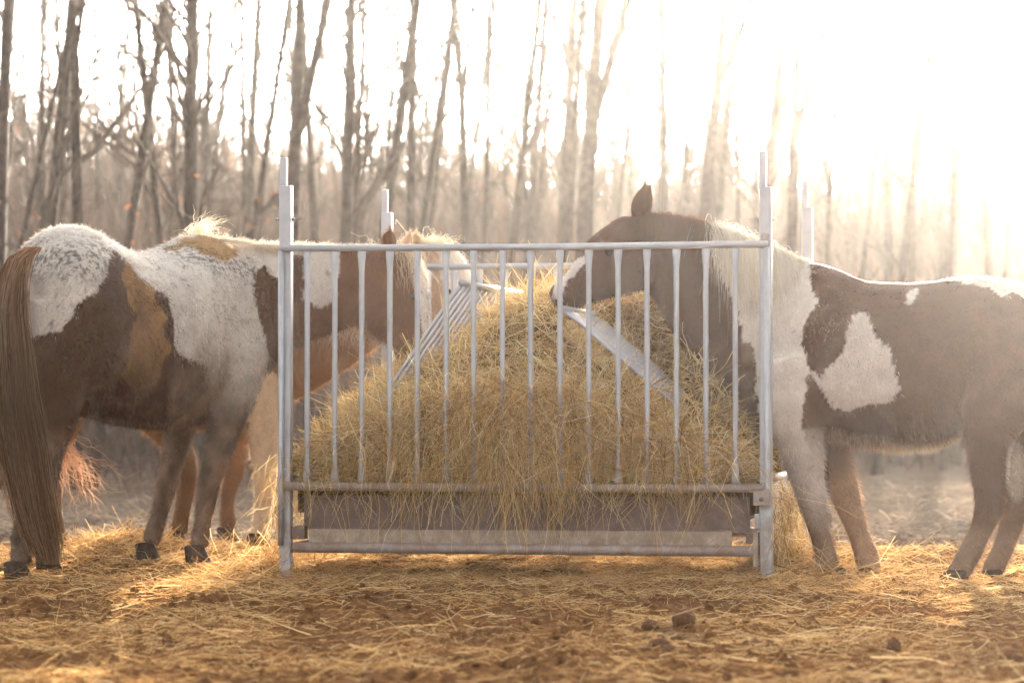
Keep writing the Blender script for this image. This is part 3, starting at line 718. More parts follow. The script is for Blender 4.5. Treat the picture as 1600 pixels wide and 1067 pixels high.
H.strands('tail', P, D, g.uniform(.6, 1.1, nM), np.full(nM, .004), np.tile(WHITE * .8, (nM, 1)) * g.uniform(.7, 1.2, (nM, 1)), 44, 9, .08, .75)

# ---- near left horse ----------------------------------------------------
H = Horse('l', 'muddy white horse with brown haunch and pale tail, nearest at the left edge', at(190, 890, 15.0) * np.array([1, 1, 0]), (.58, .81), 15)
def bodyL(H, st):
    out = []
    for (px, t, b, hw, Yv) in st:
        T, Bm = at(px, t, Yv), at(px, b, Yv); out.append(((T + Bm) / 2, (T - Bm) / 2, H.lat * hw, 2.3))
    H.parts.append(loft(resample(out), 26))
bodyL(H, [(52, 430, 560, .13, 14.42), (66, 378, 600, .215, 14.48), (88, 357, 628, .275, 14.60), (118, 353, 640, .29, 14.76), (152, 372, 652, .285, 14.92), (188, 391, 662, .295, 15.08), (225, 393, 668, .31, 15.22), (262, 384, 668, .30, 15.36), (298, 366, 664, .255, 15.50), (332, 374, 655, .235, 15.64), (362, 400, 640, .20, 15.76), (388, 450, 600, .12, 15.84)])
ny_ = np.array([.15, -1, 0.]); ny_ /= np.linalg.norm(ny_)
H.tubeq([(330, 500, .36, .21, 15.62), (375, 485, .33, .17, 15.68), (425, 466, .275, .14, 15.74), (480, 455, .235, .11, 15.78), (535, 446, .200, .095, 15.80), (585, 430, .155, .085, 15.82), (615, 425, .12, .075, 15.83)], ny_)
# head hanging down, seen in three-quarter profile
H.tubeq([(588, 398, .07, .08, 15.84), (602, 412, .15, .09, 15.84), (606, 440, .195, .095, 15.83), (612, 470, .19, .09, 15.81), (626, 500, .155, .075, 15.78), (640, 525, .115, .06, 15.75), (652, 548, .085, .052, 15.72), (662, 572, .068, .05, 15.70), (666, 585, .045, .04, 15.69)], ny_)
H.blob(570, 468, 15.755, np.array([.12, 0, .03]), np.array([0, .05, 0]), np.array([-.02, 0, .14]))
H.blob(641, 458, 15.765, np.array([.03, 0, .0]), np.array([0, .03, 0]), np.array([0, 0, .04]))
leg(H, [(372, 540, .19, .10, 15.50), (366, 600, .15, .095, 15.46), (356, 650, .105, .08, 15.44), (342, 700, .078, .065, 15.43), (330, 745, .060, .055, 15.42), (324, 775, .056, .05, 15.42), (318, 812, .042, .038, 15.41), (314, 838, .047, .042, 15.41), (313, 855, .044, .042, 15.4)])
leg(H, [(300, 560, .16, .10, 15.72), (290, 620, .125, .09, 15.74), (280, 670, .088, .07, 15.74), (270, 720, .065, .055, 15.73), (260, 760, .056, .05, 15.72), (250, 800, .044, .038, 15.70), (241, 830, .046, .042, 15.69), (236, 848, .044, .042, 15.68)])
leg(H, [(105, 480, .26, .13, 14.56), (100, 540, .235, .13, 14.54), (92, 600, .165, .11, 14.52), (84, 655, .115, .085, 14.50), (70, 710, .088, .068, 14.47), (58, 750, .075, .06, 14.45), (46, 795, .054, .046, 14.44), (36, 840, .052, .047, 14.43), (34, 865, .05, .046, 14.42), (34, 880, .05, .046, 14.42)])
leg(H, [(60, 480, .24, .12, 14.86), (58, 560, .20, .11, 14.88), (62, 640, .13, .09, 14.9), (72, 700, .09, .07, 14.9), (70, 745, .075, .06, 14.9), (70, 790, .054, .046, 14.92), (72, 830, .05, .046, 14.94), (76, 860, .048, .046, 14.95)])
LB1 = [(174, 386), (169, 427), (155, 455), (121, 477), (110, 494), (93, 517), (56, 528), (20, 540), (-30, 560), (-30, 700), (340, 700), (330, 640), (323, 600), (323, 573), (281, 559), (272, 540), (272, 500), (261, 466), (242, 452), (214, 428), (194, 402)]
LB2 = [(399, 424), (396, 460), (399, 489), (412, 520), (424, 560), (414, 600), (398, 640), (440, 640), (700, 640), (700, 500), (660, 470), (640, 395), (600, 384), (530, 385), (528, 440), (520, 470), (500, 480), (475, 470), (474, 400), (455, 398), (440, 440), (410, 416)]
LB3 = [(252, 392), (290, 372), (320, 366), (345, 378), (372, 380), (372, 398), (356, 408), (330, 402), (300, 388)]
def colL(px, py, V, g):
    x, y = soft(px, py, 61, 16, 5)
    c = np.tile(WHITE * .95, (len(px), 1)); br = np.tile(BROWN * .85, (len(px), 1))
    x2, y2 = soft(px, py, 77, 26, 12); gold = inpoly(x2, y2, [(196, 400), (236, 445), (258, 500), (262, 548), (248, 590), (214, 612), (190, 590), (203, 540), (208, 490), (196, 440)]) * np.clip(.25 + 1.2 * fbm(V[:, 0] * 12, V[:, 1] * 12, V[:, 2] * 6, 3, 93), .2, 1) * np.clip((630 - y) / 90, 0, 1); br = lerp3(br, np.array([.30, .155, .055]), gold)
    c = np.where(inpoly(x, y, LB1)[:, None], br, c)
    face = (px > 520) | ((px > 450) & (py > 470))
    c = np.where(inpoly(x, y, LB2)[:, None], np.where(face[:, None], np.array([.155, .068, .028]), BROWN * 1.1), c)
    c = np.where(inpoly(x, y, LB3)[:, None], np.array([.34, .20, .09]), c)
    bl = (px > 640 + (py - 400) * .17) & (px > 600) & (py < 560); c = np.where(bl[:, None], WHITE, c)
    # dark roan flecks over rump and shoulder
    fl = fbm(V[:, 0] * 120, V[:, 1] * 120, V[:, 2] * 60, 2, 18)
    band = np.clip(1 - np.abs(py - 405 - (px - 100) * .02) / 45, 0, 1) * (px < 175) + np.clip(1 - np.abs(py - (392 + (px - 290) * .34)) / 24, 0, 1) * (px > 235) * (px < 400)
    c = np.where(((fl > .56) & (band > .05) & (c[:, 0] > .3))[:, None], c * (1 - .7 * np.clip(band * 1.6, 0, 1))[:, None], c)
    sp = fbm(V[:, 0] * 40, V[:, 1] * 40, V[:, 2] * 34, 2, 81); c = np.where(((sp > .80) & (c[:, 0] > .4))[:, None], c * .45, c)
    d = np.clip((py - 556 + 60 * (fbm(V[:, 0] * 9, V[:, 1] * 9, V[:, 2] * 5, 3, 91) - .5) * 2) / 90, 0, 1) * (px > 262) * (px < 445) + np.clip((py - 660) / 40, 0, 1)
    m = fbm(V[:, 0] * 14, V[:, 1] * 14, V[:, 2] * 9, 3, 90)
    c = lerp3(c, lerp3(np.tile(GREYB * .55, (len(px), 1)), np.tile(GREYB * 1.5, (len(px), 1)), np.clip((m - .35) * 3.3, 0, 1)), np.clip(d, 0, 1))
    mud = np.clip(fbm(V[:, 0] * 8, V[:, 1] * 8, V[:, 2] * 5, 4, 55) * 2.6 - 1.15, 0, 1) * np.clip((py - 440) / 130, 0, 1)
    return lerp3(c, np.array([.27, .175, .12]), mud * .65)
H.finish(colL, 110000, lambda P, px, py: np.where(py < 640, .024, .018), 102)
H.ear(at(609, 390, 15.78), at(609, 356, 15.76), (1, .3, 0), .037, np.array([.17, .08, .03]), TAN)
H.ear(at(636, 392, 15.92), at(641, 362, 15.94), (1, .6, 0), .032, np.array([.55, .42, .3]), TAN)
H.eye(645, 463, 15.735, .019); H.hoof(311, 874, 15.36, .054, .085); H.hoof(233, 868, 15.66, .052, .08); H.hoof(31, 899, 14.38, .056, .08); H.hoof(78, 884, 14.9, .052, .08)
V_, F_ = blob(at(664, 566, 15.655), np.array([.014, 0, .004]), np.array([0, .01, 0]), np.array([-.004, 0, .014])); H.piece('nostril', V_, F_, M_muzzle)
g = R(51)
nM = 9500; u = g.uniform(0, 1, nM)       # tail falling from the dock, sweeping right towards the ground
P = at(15, 392, 14.33) + np.stack([g.normal(0, .05, nM), g.normal(0, .02, nM), g.normal(0, .02, nM) - u * .10], -1)
seg = 12; k = seg + 1; t = np.linspace(0, 1, k)
pathx = np.interp(t, [0, .10, .25, .5, .8, 1], [52, 22, 12, 22, 52, 80]); pathy = np.interp(t, [0, .10, .25, .5, .8, 1], [386, 410, 490, 630, 790, 882]); 
wid = np.interp(t, [0, .1, .3, .6, .9, 1], [.010, .030, .048, .062, .056, .036]); base = np.array([at(a_, b_, 14.30 - .05 * math.sin(c_ * PI)) for a_, b_, c_ in zip(pathx, pathy, t)])
Vt = np.zeros((nM, k, 2, 3)); lat_ = g.normal(0, .55, (nM, 1)); dep_ = g.normal(0, .5, (nM, 1)); le = g.uniform(.55, 1.0, nM) ** .6; wob = g.normal(0, .011, (nM, 1)); ph = g.uniform(0, 6, (nM, 1))
clump = np.round(lat_ * 4) / 4; lat_ = lat_ * .9 + clump * .1
for j in range(k):
    tt = np.clip(t[j] * le, 0, 1); bx = np.stack([np.interp(tt, t, base[:, q]) for q in range(3)], -1); ww = np.interp(tt, t, wid)[:, None]
    p = bx + np.array([1, 0, 0]) * (lat_ * ww + wob * np.sin(ph + t[j] * 7)) + np.array([0, 1, 0]) * dep_ * ww * .5
    w = .0015 * (1 - .6 * t[j]); Vt[:, j, 0] = p - np.array([w, 0, 0]); Vt[:, j, 1] = p + np.array([w, w * .6, 0])
bs = (np.arange(nM) * k * 2)[:, None]; q = [np.concatenate([bs + j * 2, bs + j * 2 + 1, bs + j * 2 + 3, bs + j * 2 + 2], 1) for j in range(seg)]
pal = np.array([(.42, .25, .14), (.27, .13, .06), (.10, .042, .018), (.50, .34, .21)])[g.choice(4, nM, p=[.3, .35, .2, .15])] * g.uniform(.85, 1.1, (nM, 1))
tc = np.repeat(pal, k * 2, 0) * np.tile(np.repeat(np.interp(t, [0, .25, .6, 1], [1.3, .65, .36, .75]), 2), nM)[:, None]
link('tail', mk_mesh('tail', Vt.reshape(-1, 3) - H.o, np.stack(q, 1).reshape(-1, 4), M_hair, np.clip(tc, 0, .9)), H.root)
nM = 3600; cx = g.uniform(252, 612, nM); cy = np.interp(cx, [252, 300, 340, 400, 500, 612], [386, 364, 370, 378, 381, 386])
P = np.array([at(a_, b_ + 5, 15.45 + (a_ - 252) * .0011) for a_, b_ in zip(cx, cy)]) + g.normal(size=(nM, 3)) * np.array([0, .02, .004])
D = np.stack([g.normal(.5, .5, nM), g.normal(.2, .5, nM), .5 + g.normal(0, .25, nM)], -1)
L_ = np.interp(cx, [252, 300, 350, 420, 612], [.035, .075, .07, .05, .045]) * g.uniform(.4, 1.5, nM)
H.strands('mane', P, D, L_, np.full(nM, .0023), np.tile(np.array([.72, .64, .52]), (nM, 1)) * g.uniform(.8, 1.2, (nM, 1)), 52, 5, .35, .6)
nM = 90; P = at(305, 362, 15.52) + g.normal(size=(nM, 3)) * np.array([.022, .012, .008]); D = np.stack([.75 + g.normal(0, .22, nM), g.normal(0, .1, nM), .7 + g.normal(0, .22, nM)], -1)
H.strands('mane_tuft', P, D, g.uniform(.06, .18, nM), np.full(nM, .0028), np.tile(np.array([.75, .66, .5]), (nM, 1)), 53, 6, .3, .25)
nM = 200; P = at(630, 388, 15.80) + g.normal(size=(nM, 3)) * np.array([.035, .02, .012]); D = np.stack([.15 + g.normal(0, .22, nM), -.35 + g.normal(0, .1, nM), -.8 + g.normal(0, .3, nM)], -1)
H.strands('forelock', P, D, g.uniform(.06, .22, nM), np.full(nM, .003), np.tile(np.array([.68, .56, .40]), (nM, 1)) * g.uniform(.7, 1.2, (nM, 1)), 54, 7, .22, .15)

# ---- far left horse -----------------------------------------------------
H = Horse('m', 'tan horse with broad white face and cream chest, behind the muddy white horse', at(250, 850, 17.2) * np.array([1, 1, 0]), (.62, .78), 17)
bodyL(H, [(85, 440, 560, .12, 16.5), (98, 405, 610, .22, 16.6), (125, 395, 635, .27, 16.75), (165, 400, 648, .28, 16.9), (210, 410, 656, .29, 17.05), (255, 412, 668, .29, 17.2), (300, 405, 672, .27, 17.35), (345, 405, 668, .24, 17.45), (385, 425, 660, .21, 17.5), (425, 500, 645, .14, 17.5)])
H.tubeq([(385, 540, .36, .20, 17.40), (430, 535, .33, .17, 17.35), (480, 520, .28, .14, 17.25), (535, 495, .235, .115, 17.12), (590, 465, .20, .10, 17.0), (640, 435, .16, .09, 16.9)], ny_)
H.tubeq([(652, 398, .08, .08, 16.88), (670, 412, .155, .09, 16.86), (680, 436, .185, .095, 16.84), (690, 462, .17, .09, 16.82), (704, 492, .135, .075, 16.8), (716, 520, .10, .06, 16.78), (724, 545, .08, .052, 16.76), (728, 565, .05, .04, 16.75)], ny_)
H.blob(640, 462, 16.79, np.array([.10, 0, .03]), np.array([0, .05, 0]), np.array([-.02, 0, .13]))
leg(H, [(408, 570, .19, .10, 17.2), (412, 640, .13, .09, 17.18), (414, 700, .09, .07, 17.18), (414, 750, .065, .055, 17.17), (412, 785, .05, .043, 17.17), (408, 815, .047, .042, 17.16), (404, 838, .047, .044, 17.16)])
leg(H, [(360, 600, .14, .09, 17.6), (372, 660, .095, .075, 17.62), (372, 705, .068, .058, 17.62), (364, 745, .055, .048, 17.6), (356, 780, .043, .038, 17.6), (356, 808, .047, .042, 17.6), (358, 828, .047, .044, 17.6)])
leg(H, [(130, 520, .24, .12, 16.5), (112, 600, .15, .10, 16.5), (98, 660, .10, .08, 16.5), (84, 710, .08, .065, 16.48), (82, 750, .065, .052, 16.46), (84, 790, .048, .043, 16.45), (88, 820, .048, .044, 16.44), (92, 838, .048, .044, 16.44)])
leg(H, [(200, 560, .22, .11, 17.1), (240, 640, .13, .09, 17.2), (275, 690, .085, .068, 17.25), (292, 730, .068, .055, 17.28), (292, 760, .055, .046, 17.3), (286, 795, .046, .04, 17.32), (282, 820, .047, .043, 17.34), (282, 835, .047, .043, 17.34)])
def colM(px, py, V, g):
    x, y = soft(px, py, 99, 18, 6)
    c = np.tile(np.array([.26, .135, .055]), (len(px), 1))
    ch = inpoly(x, y, [(60, 600), (400, 560), (438, 590), (452, 640), (470, 720), (470, 900), (395, 900), (390, 660), (300, 655), (150, 640), (60, 680)]); c = np.where(ch[:, None], np.array([.60, .45, .30]), c)
    bl = (px > 686 + (py - 400) * .10); c = np.where(bl[:, None], WHITE, c)
    c = np.where(((px > 640) & ~bl)[:, None], np.array([.44, .29, .20]), c)
    d = np.clip((py - 700) / 40, 0, 1) * (px < 385); c = lerp3(c, np.array([.17, .085, .04]), d)
    return c
H.finish(colM, 55000, .022, 103, .014)
H.ear(at(652, 392, 16.8), at(650, 362, 16.78), (1, .3, 0), .036, np.array([.5, .36, .24]), TAN)
H.ear(at(672, 394, 16.95), at(676, 368, 16.97), (1, .5, 0), .032, np.array([.55, .42, .3]), TAN)
H.eye(700, 456, 16.73, .018); H.hoof(406, 852, 17.12, .055, .08); H.hoof(358, 841, 17.56, .052, .08); H.hoof(93, 852, 16.4, .054, .08); H.hoof(281, 848, 17.3, .052, .08)
g = R(61); nM = 450; P = at(80, 440, 16.45) + g.normal(size=(nM, 3)) * np.array([.03, .03, .04]); D = np.stack([-.12 + g.normal(0, .06, nM), -.12 + g.normal(0, .06, nM), -1 + g.normal(0, .08, nM)], -1)
H.strands('tail', P, D, g.uniform(.7, 1.2, nM), np.full(nM, .0035), np.tile(np.array([.50, .28, .15]), (nM, 1)) * g.uniform(.7, 1.3, (nM, 1)), 62, 10, .12, 0)
nM = 130; P = at(96, 690, 16.3) + g.normal(size=(nM, 3)) * np.array([.03, .03, .05]); D = np.stack([.35 + g.normal(0, .3, nM), g.normal(0, .1, nM), -.8 + g.normal(0, .3, nM)], -1)
H.strands('tail', P, D, g.uniform(.15, .42, nM), np.full(nM, .0035), np.tile(np.array([.62, .36, .22]), (nM, 1)) * g.uniform(.8, 1.2, (nM, 1)), 66, 8, .35, -.1)
nM = 420; cx = g.uniform(400, 655, nM); cy = np.interp(cx, [400, 500, 600, 655], [430, 425, 400, 385])
P = np.array([at(a_, b_, 17.3 - (a_ - 400) * .0018) for a_, b_ in zip(cx, cy)]); D = np.stack([g.normal(.1, .3, nM), -.5 + g.normal(0, .2, nM), .2 + g.normal(0, .3, nM)], -1)
H.strands('mane', P, D, g.uniform(.25, .50, nM), np.full(nM, .003), np.tile(np.array([.66, .54, .40]), (nM, 1)) * g.uniform(.7, 1.2, (nM, 1)), 63, 8, .15, .8)
nM = 420; P = at(672, 384, 16.84) + g.normal(size=(nM, 3)) * np.array([.045, .02, .012]); D = np.stack([.5 + g.normal(0, .4, nM), -.25 + g.normal(0, .1, nM), .1 + g.normal(0, .5, nM)], -1)
H.strands('forelock', P, D, g.uniform(.06, .20, nM), np.full(nM, .003), np.tile(np.array([.74, .66, .52]), (nM, 1)), 64, 7, .3, .7)
nM = 260; px0 = g.uniform(470, 600, nM); P = np.array([at(a_, 506 + abs(a_ - 520) * .12, 16.95) for a_ in px0]); D = np.stack([-.25 + g.normal(0, .3, nM), g.normal(0, .1, nM), -.8 + g.normal(0, .2, nM)], -1)
H.strands('mane_tuft', P, D, g.uniform(.03, .13, nM), np.full(nM, .003), np.tile(np.array([.70, .56, .42]), (nM, 1)), 65, 5, .3, .1)

# ------------------------------------------------------------ dung clods
g = R(71)
cl = [(1068, 962, 34, 'large rounded dung clod sitting highest of the clods in front of the feeder'), (1040, 968, 26, None), (1016, 966, 20, None), (1098, 974, 22, None), (1112, 978, 18, None), (1030, 996, 24, None), (1046, 1000, 20, None), (1012, 1000, 16, None), (1082, 990, 20, None), (1060, 982, 22, None)]
for (px, py, d, lb) in cl:
    Yv = CH / ((py + d * .2 - HZ) / F); r = d * .62 * Yv / F
    bm = bmesh.new(); bmesh.ops.create_icosphere(bm, subdivisions=3, radius=1)
    sx, sy, sz = g.uniform(.85, 1.25), g.uniform(.8, 1.1), g.uniform(.62, .8)
    co = np.array([tuple(v_.co) for v_ in bm.verts]); dn = 1 + .45 * (fbm(co[:, 0] * 2.2 + px, co[:, 1] * 2.2, co[:, 2] * 2.2 + 9, 4, px) - .5)
    for v_, k_ in zip(bm.verts, dn): v_.co = Vector((v_.co.x * sx * k_, v_.co.y * sy * k_, v_.co.z * sz * k_)) * r
    me = bpy.data.meshes.new('dung_clod'); bm.to_mesh(me); bm.free(); me.materials.append(M_dung)
    me.polygons.foreach_set('use_smooth', np.ones(len(me.polygons), bool))
    o = link('dung_clod', me); x = (px - 800) * Yv / F; o.location = (x, Yv, float(ground_z(np.array([x]), np.array([Yv]))[0]) + r * .45)
    tag(o, lb or 'small brown dung clod lying in the cluster of clods before the feeder', 'dung', 'dung clods on the dirt')

# ------------------------------------------------------------ trees
def tree_mesh(rng, x, Yv, r0, H_, lean, forks, bare_to=.25, nb=26, twigs=5, curve=.25):
    """returns trunk MB and crown MB in world space. lean: metres of x drift by the top. forks: list of (height, lean dx, radius share)"""
    z0 = float(ground_z(np.array([x]), np.array([Yv]), False)[0]) - .1
    tr, cr = MB(), MB(); stems = []
    def stem(p0, dx, dy, L, r, mb, n=9, tip=.28):
        pts = []; w = rng.normal(0, curve, 2); ph = rng.uniform(0, 6)
        for i in range(n):
            t = i / (n - 1); q = p0 + np.array([dx * t + .10 * w[0] * math.sin(ph + t * 5), dy * t + .12 * w[1] * math.sin(ph + 1 + t * 4), L * t]); pts.append(q)
        pts[0] = p0.copy(); rad = [max(.008, r * (1 - (1 - tip) * (i / (n - 1)) ** .9)) for i in range(n)]
        rad[0] = r * (1.35 if mb is tr and not stems else 1)
        mb.tube(pts, rad, 7, False); stems.append((pts, rad)); return pts, rad
    p0 = np.array([x, Yv, z0])
    if forks:
        h = forks[0][0]; main, mr = stem(p0, lean * h / H_, 0, h, r0, tr, 7, .8); top = main[-1]
        for (hh, dx, rs) in forks: stem(top + 0, dx, rng.normal(0, .4), H_ - h, r0 * rs, tr, 9)
    else: stem(p0, lean, rng.normal(0, .4), H_, r0, tr, 12)
    for _ in range(nb):
        pts, rad = stems[rng.randint(len(stems) if not forks else 1, len(stems)) if forks else 0] if True else stems[0]
        t = rng.uniform(bare_to, .97) * (len(pts) - 1); i = int(t); f_ = t - i
        i2 = min(i + 1, len(pts) - 1); b = pts[i] * (1 - f_) + pts[i2] * f_; rr = (rad[i] * (1 - f_) + rad[i2] * f_)
        az = rng.uniform(0, 2 * PI); el = rng.uniform(.7, 1.3); L = rng.uniform(.8, 2.4) * (1.15 - .6 * t / len(pts))
        d = np.array([math.cos(az) * math.cos(el), math.sin(az) * math.cos(el), math.sin(el)])
        P = [b]; nseg = 5; dd = d.copy()
        for s_ in range(nseg): dd = dd + rng.normal(0, .16, 3) + np.array([0, 0, .10]); dd /= np.linalg.norm(dd); P.append(P[-1] + dd * L / nseg)
        br = min(rr * .5, .024) * rng.uniform(.6, 1.1); cr.tube(P, [br * (1 - .8 * i_ / nseg) + .003 for i_ in range(nseg + 1)], 4, False)
        for _k in range(twigs):
            j = rng.randint(1, nseg); e = rng.normal(0, .6, 3) + d * .8; e[2] = abs(e[2]) * .8; e /= np.linalg.norm(e); l2 = rng.uniform(.25, .8)
            m_ = P[j] + e * l2 * .5 + rng.normal(0, .05, 3); cr.tube([P[j], m_, P[j] + e * l2 + np.array([0, 0, .06])], [br * .38 + .003, br * .25 + .003, .003], 3, False)
    return tr, cr, p0
def tree(name, label, group, x, Yv, r0, H_, lean, forks=None, seed=0, **kw):
    rg = R(seed); tr, cr, p0 = tree_mesh(rg, x, Yv, r0, H_, lean, forks, **kw)
    e = empty(name, p0); tag(e, label, 'tree', group)
    tr.build('trunk', M_bark, e); cr.build('crown', M_twig, e); return e
# px at row 300, px at row 0, trunk width px, distance, forks (row of fork, px offsets at row 0), label
TR = [
 (8, 22, 27, 29, None, 'thick bare tree cut by the left edge of the picture'),
 (72, 100, 22, 29, None, 'bare tree leaning right, second from the left edge'),
 (28, 98, 11, 31, None, 'thin stem slanting steeply right between the two leftmost trees'),
 (120, 118, 19, 29, (70, [(-12, .7), (34, .45)]), 'upright dark tree forking near the top, above the rump of the muddy white horse'),
 (196, 243, 18, 31, None, 'leaning bare tree above the low back of the muddy white horse'),
 (252, 222, 15, 32, None, 'slender tree leaning left, crossing its right-leaning neighbour'),
 (300, 310, 28, 30, None, 'stout straight tree above the mane tuft of the muddy white horse'),
 (392, 440, 12, 34, None, 'thin tree leaning right just left of the front left feeder post'),
 (455, 463, 25, 31, (225, [(5, .72), (58, .62)]), 'tree forking into a wide V directly behind the front left feeder post'),
 (540, 550, 22, 32, None, 'sturdy tree between the front left and back left feeder posts'),
 (556, 566, 12, 36, None, 'thin stem hugging the sturdy tree between the left feeder posts'),
 (594, 634, 21, 32, None, 'right-leaning tree rising just left of the back left feeder post'),
 (641, 644, 18, 33, None, 'straight tree just right of the back left feeder post'),
 (655, 698, 13, 34, None, 'tree leaning right above the white-faced horse'),
 (728, 720, 14, 35, (150, [(-14, .6), (18, .6)]), 'slim forked tree above the near end of the left hay rack'),
 (759, 764, 9, 37, None, 'very thin straight tree above the middle of the back rail'),
 (797, 832, 15, 35, None, 'right-leaning tree above the hay heap'),
 (886, 904, 14, 36, None, 'slim tree left of the big forked tree beside the horse ear'),
 (914, 930, 30, 33, (190, [(8, .75), (62, .55)]), 'big tree forking in two, left of the ear of the brown and white pinto horse'),
 (960, 985, 8, 38, None, 'thin tree crossing just left of the pinto horse ear'),
 (1098, 1128, 22, 34, (120, [(0, .7), (46, .5)]), 'pale forked tree above the neck of the pinto horse'),
 (1156, 1150, 9, 38, None, 'thin straight tree just left of the front right feeder post'),
 (1188, 1222, 18, 35, None, 'hazy leaning tree behind the front right feeder post'),
 (1236, 1246, 20, 34, (215, [(2, .6), (70, .55)]), 'hazy forked tree between the right feeder posts'),
 (1288, 1302, 8, 38, None, 'faint thin tree just right of the back right feeder post'),
 (1346, 1385, 9, 37, None, 'faint tree leaning right above the white flank patch of the pinto horse'),
 (1412, 1450, 16, 35, None, 'washed-out tree above the loins of the pinto horse'),
 (1492, 1508, 12, 37, None, 'faint slim tree above the croup of the pinto horse'),
 (1572, 1590, 10, 36, None, 'faint tree nearest the right edge of the picture'),
]
for k, (p3, p0_, w, Yv, fk, lb) in enumerate(TR):
    zt_, zb_ = CH + HZ * Yv / F, CH + 330 * Yv / F; H_ = 9 + 3 * ((k * 37) % 10) / 10
    slope = (p0_ - p3) * Yv / F / (zt_ - zb_)
    x3 = (p3 - 800) * Yv / F; xb = x3 - slope * zb_ * .8
    forks = None
    if fk:
        hz = CH + (HZ - fk[0]) * Yv / F
        forks = [(hz, (slope + dx * Yv / F / max(.8, (zt_ - hz))) * (H_ - hz) * .75, rs) for dx, rs in fk[1]]
        if fk[0] < 100: forks = [(h_, slope * (H_ - hz) + (dx * .03), rs) for (h_, _, rs), (dx, _r) in zip(forks, fk[1])]
    tree('bare_tree', lb, 'bare trees along the wood edge', xb, Yv, w * .5 * Yv / F * 1.02, H_, slope * H_, forks, 200 + k, nb=38 if w > 12 else 26, twigs=5, bare_to=.22)
print('trees', time.time() - T0)
g = R(300)
for k in range(108):
    Yv = g.uniform(38, 62); px = -40 + 1700 * (k + g.uniform(0, 1)) / 108
    tree('background_tree', 'slender bare tree standing back in the hazy wood behind the tree line', 'slender trees further back in the wood', (px - 800) * Yv / F, Yv, g.uniform(.03, .08), g.uniform(7, 13), g.normal(.2, .8), None, 400 + k, nb=22, twigs=4, bare_to=.15)
# saplings with a few rusty leaves
for k, (px, Yv, h_, lb) in enumerate([(395, 33, 2.6, 'small sapling with rusty dead leaves left of the front left feeder post'), (250, 30, 2.2, 'small sapling with rusty dead leaves behind the back of the muddy white horse'), (60, 28, 2.0, 'small sapling with rusty dead leaves behind the rump of the muddy white horse')]):
    rg = R(600 + k); x = (px - 800) * Yv / F; tr, cr, p0 = tree_mesh(rg, x, Yv, .022, h_ + .6, .1, None, nb=16, twigs=3, bare_to=.3)
    e = empty('sapling', p0); tag(e, lb, 'sapling', 'leafy saplings by the wood'); tr.build('trunk', M_bark, e); cr.build('crown', M_twig, e)
    nL = 22; P = np.array([x, Yv, h_]) + rg.normal(size=(nL, 3)) * np.array([.5, .4, .35]); 
    v, f, c = straws(P, rg.normal(size=(nL, 3)), rg.uniform(.04, .08, nL), np.full(nL, .04), np.tile(np.array([.26, .11, .055]), (nL, 1)), rg, 2, .2, 0, .3)
    link('leaves', mk_mesh('leaves', v - p0, f, M_leaf, c), e)
# undergrowth and far wood as one mass
g = R(700); pts = []
def brushmass(n, y0, y1, hmax, wmul, L0, seed, pxmax=1700):
    g = R(seed); y = g.uniform(y0, y1, n); x = g.uniform(-.20, .20, n) * y
    px = 800 + x / y * F; kk = px < pxmax + g.normal(0, 120, n); x, y, px = x[kk], y[kk], px[kk]; n = len(x)
    top = np.interp(px, [0, 400, 800, 1200, 1600], [235, 285, 290, 320, 375]) + 45 * (fbm(px / 60, y * .2, 0, 3, seed) - .5) * 2
    zt = CH + (HZ - top) * y / F * hmax
    z = g.uniform(0, 1, n) ** 1.15 * zt * .92 + ground_z(x, y, False) * .3
    D = np.stack([g.normal(0, .33, n), g.normal(0, .3, n), 1 + g.normal(0, .3, n)], -1)
    col = np.tile(np.array([.105, .079, .066]), (n, 1)) * g.uniform(.6, 1.5, (n, 1)); red = g.uniform(0, 1, n) < .12; col[red] = np.array([.17, .085, .055])
    return straws(np.stack([x, y, z], -1), D, L0 * g.uniform(.5, 1.6, n), wmul * g.uniform(.4, 1.5, n), col, g, 3, .3, 0, .2)
v, f, c = join([brushmass(24000, 58, 100, .95, .075, 2.0, 701), brushmass(14000, 42, 62, .72, .035, 1.2, 702), brushmass(9000, 36, 46, .50, .018, .8, 703), brushmass(9000, 27, 36, .42, .014, .7, 704, 640)])
tag(link('undergrowth', mk_mesh('undergrowth', v, f, M_brush, c)), 'brown leafless brush filling the wood behind the bare trees', 'undergrowth', kind='stuff')
print('brush', time.time() - T0)

# ------------------------------------------------------------ haze
HX = 45.
bm = bmesh.new(); bmesh.ops.create_cube(bm, size=1)
for v_ in bm.verts: v_.co = Vector((v_.co.x * 560, v_.co.y * 480 + 195, v_.co.z * 17 + 6.9))
me = bpy.data.meshes.new('haze'); bm.to_mesh(me); bm.free()
mh, nt, out = mat('warm_dusty_air'); pv = N(nt, 'ShaderNodeVolumePrincipled')
HAZE_D, HAZE_G = .00048, .94
pv.inputs['Density'].default_value = HAZE_D; pv.inputs['Anisotropy'].default_value = HAZE_G; pv.inputs['Color'].default_value = (1, .96, .92, 1)
nt.links.new(pv.outputs[0], out.inputs['Volume']); me.materials.append(mh)
tag(link('haze', me), 'thin warm sunlit dust in the air', 'haze', kind='stuff')

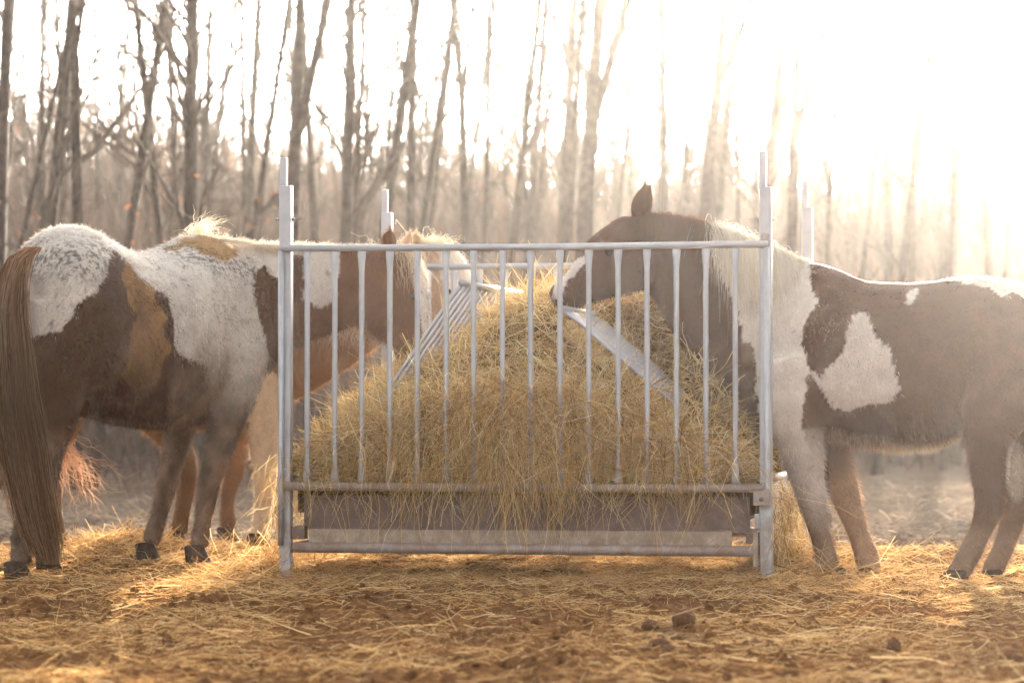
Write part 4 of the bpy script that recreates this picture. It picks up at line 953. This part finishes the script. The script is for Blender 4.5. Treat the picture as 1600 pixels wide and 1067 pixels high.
# ------------------------------------------------------------ light
SAZ, SEL = math.atan((1560 - 800) / F), math.atan((630 + 430) / F)
sd = Vector((math.sin(SAZ) * math.cos(SEL), math.cos(SAZ) * math.cos(SEL), math.sin(SEL)))
sun = bpy.data.lights.new('sun', 'SUN'); sun.energy = 5; sun.angle = math.radians(.6); sun.color = (1, .86, .69)
so = bpy.data.objects.new('sun', sun); C.objects.link(so); so.rotation_euler = (-sd).to_track_quat('-Z', 'Y').to_euler()
w = bpy.data.worlds.new('World'); bpy.context.scene.world = w; w.use_nodes = True
nt = w.node_tree; bg = nt.nodes['Background']; sky = nt.nodes.new('ShaderNodeTexSky'); sky.sky_type = 'NISHITA'; sky.sun_disc = False
sky.sun_elevation = SEL; sky.sun_rotation = SAZ; sky.air_density = 1.0; sky.dust_density = 4.0; sky.ozone_density = 1.0
hs = nt.nodes.new('ShaderNodeHueSaturation'); hs.inputs['Saturation'].default_value = .25; nt.links.new(sky.outputs[0], hs.inputs['Color']); wm = nt.nodes.new('ShaderNodeMix'); wm.data_type = 'RGBA'; wm.blend_type = 'MULTIPLY'; wm.inputs[0].default_value = 1; wm.inputs[7].default_value = (1.0, .99, .97, 1); nt.links.new(hs.outputs[0], wm.inputs[6]); nt.links.new(wm.outputs[2], bg.inputs[0]); bg.inputs[1].default_value = .075

# ------------------------------------------------------------ camera
sc = bpy.context.scene
cam = bpy.data.cameras.new('camera'); co = bpy.data.objects.new('camera', cam); C.objects.link(co)
cam.sensor_width = 36; cam.lens = F / 1600 * 36; co.location = (0, 0, CH); co.rotation_euler = (PI / 2 + math.atan((HZ - 533.5) / F), 0, 0)
cam.clip_start = .1; cam.clip_end = 2000; cam.dof.use_dof = True; cam.dof.focus_distance = 14.0; cam.dof.aperture_fstop = 3.6
sc.camera = co
vs = sc.view_settings; vs.view_transform = 'Standard'; vs.look = 'None'; vs.gamma = 1; vs.use_curve_mapping = False; vs.exposure = 3.4
sc.render.engine = 'CYCLES'
cy = sc.cycles; cy.use_denoising = True; cy.max_bounces = 6; cy.diffuse_bounces = 3; cy.transmission_bounces = 4; cy.volume_bounces = 0; cy.transparent_max_bounces = 8
cy.sample_clamp_indirect = 6; cy.use_adaptive_sampling = True
print('done', time.time() - T0)
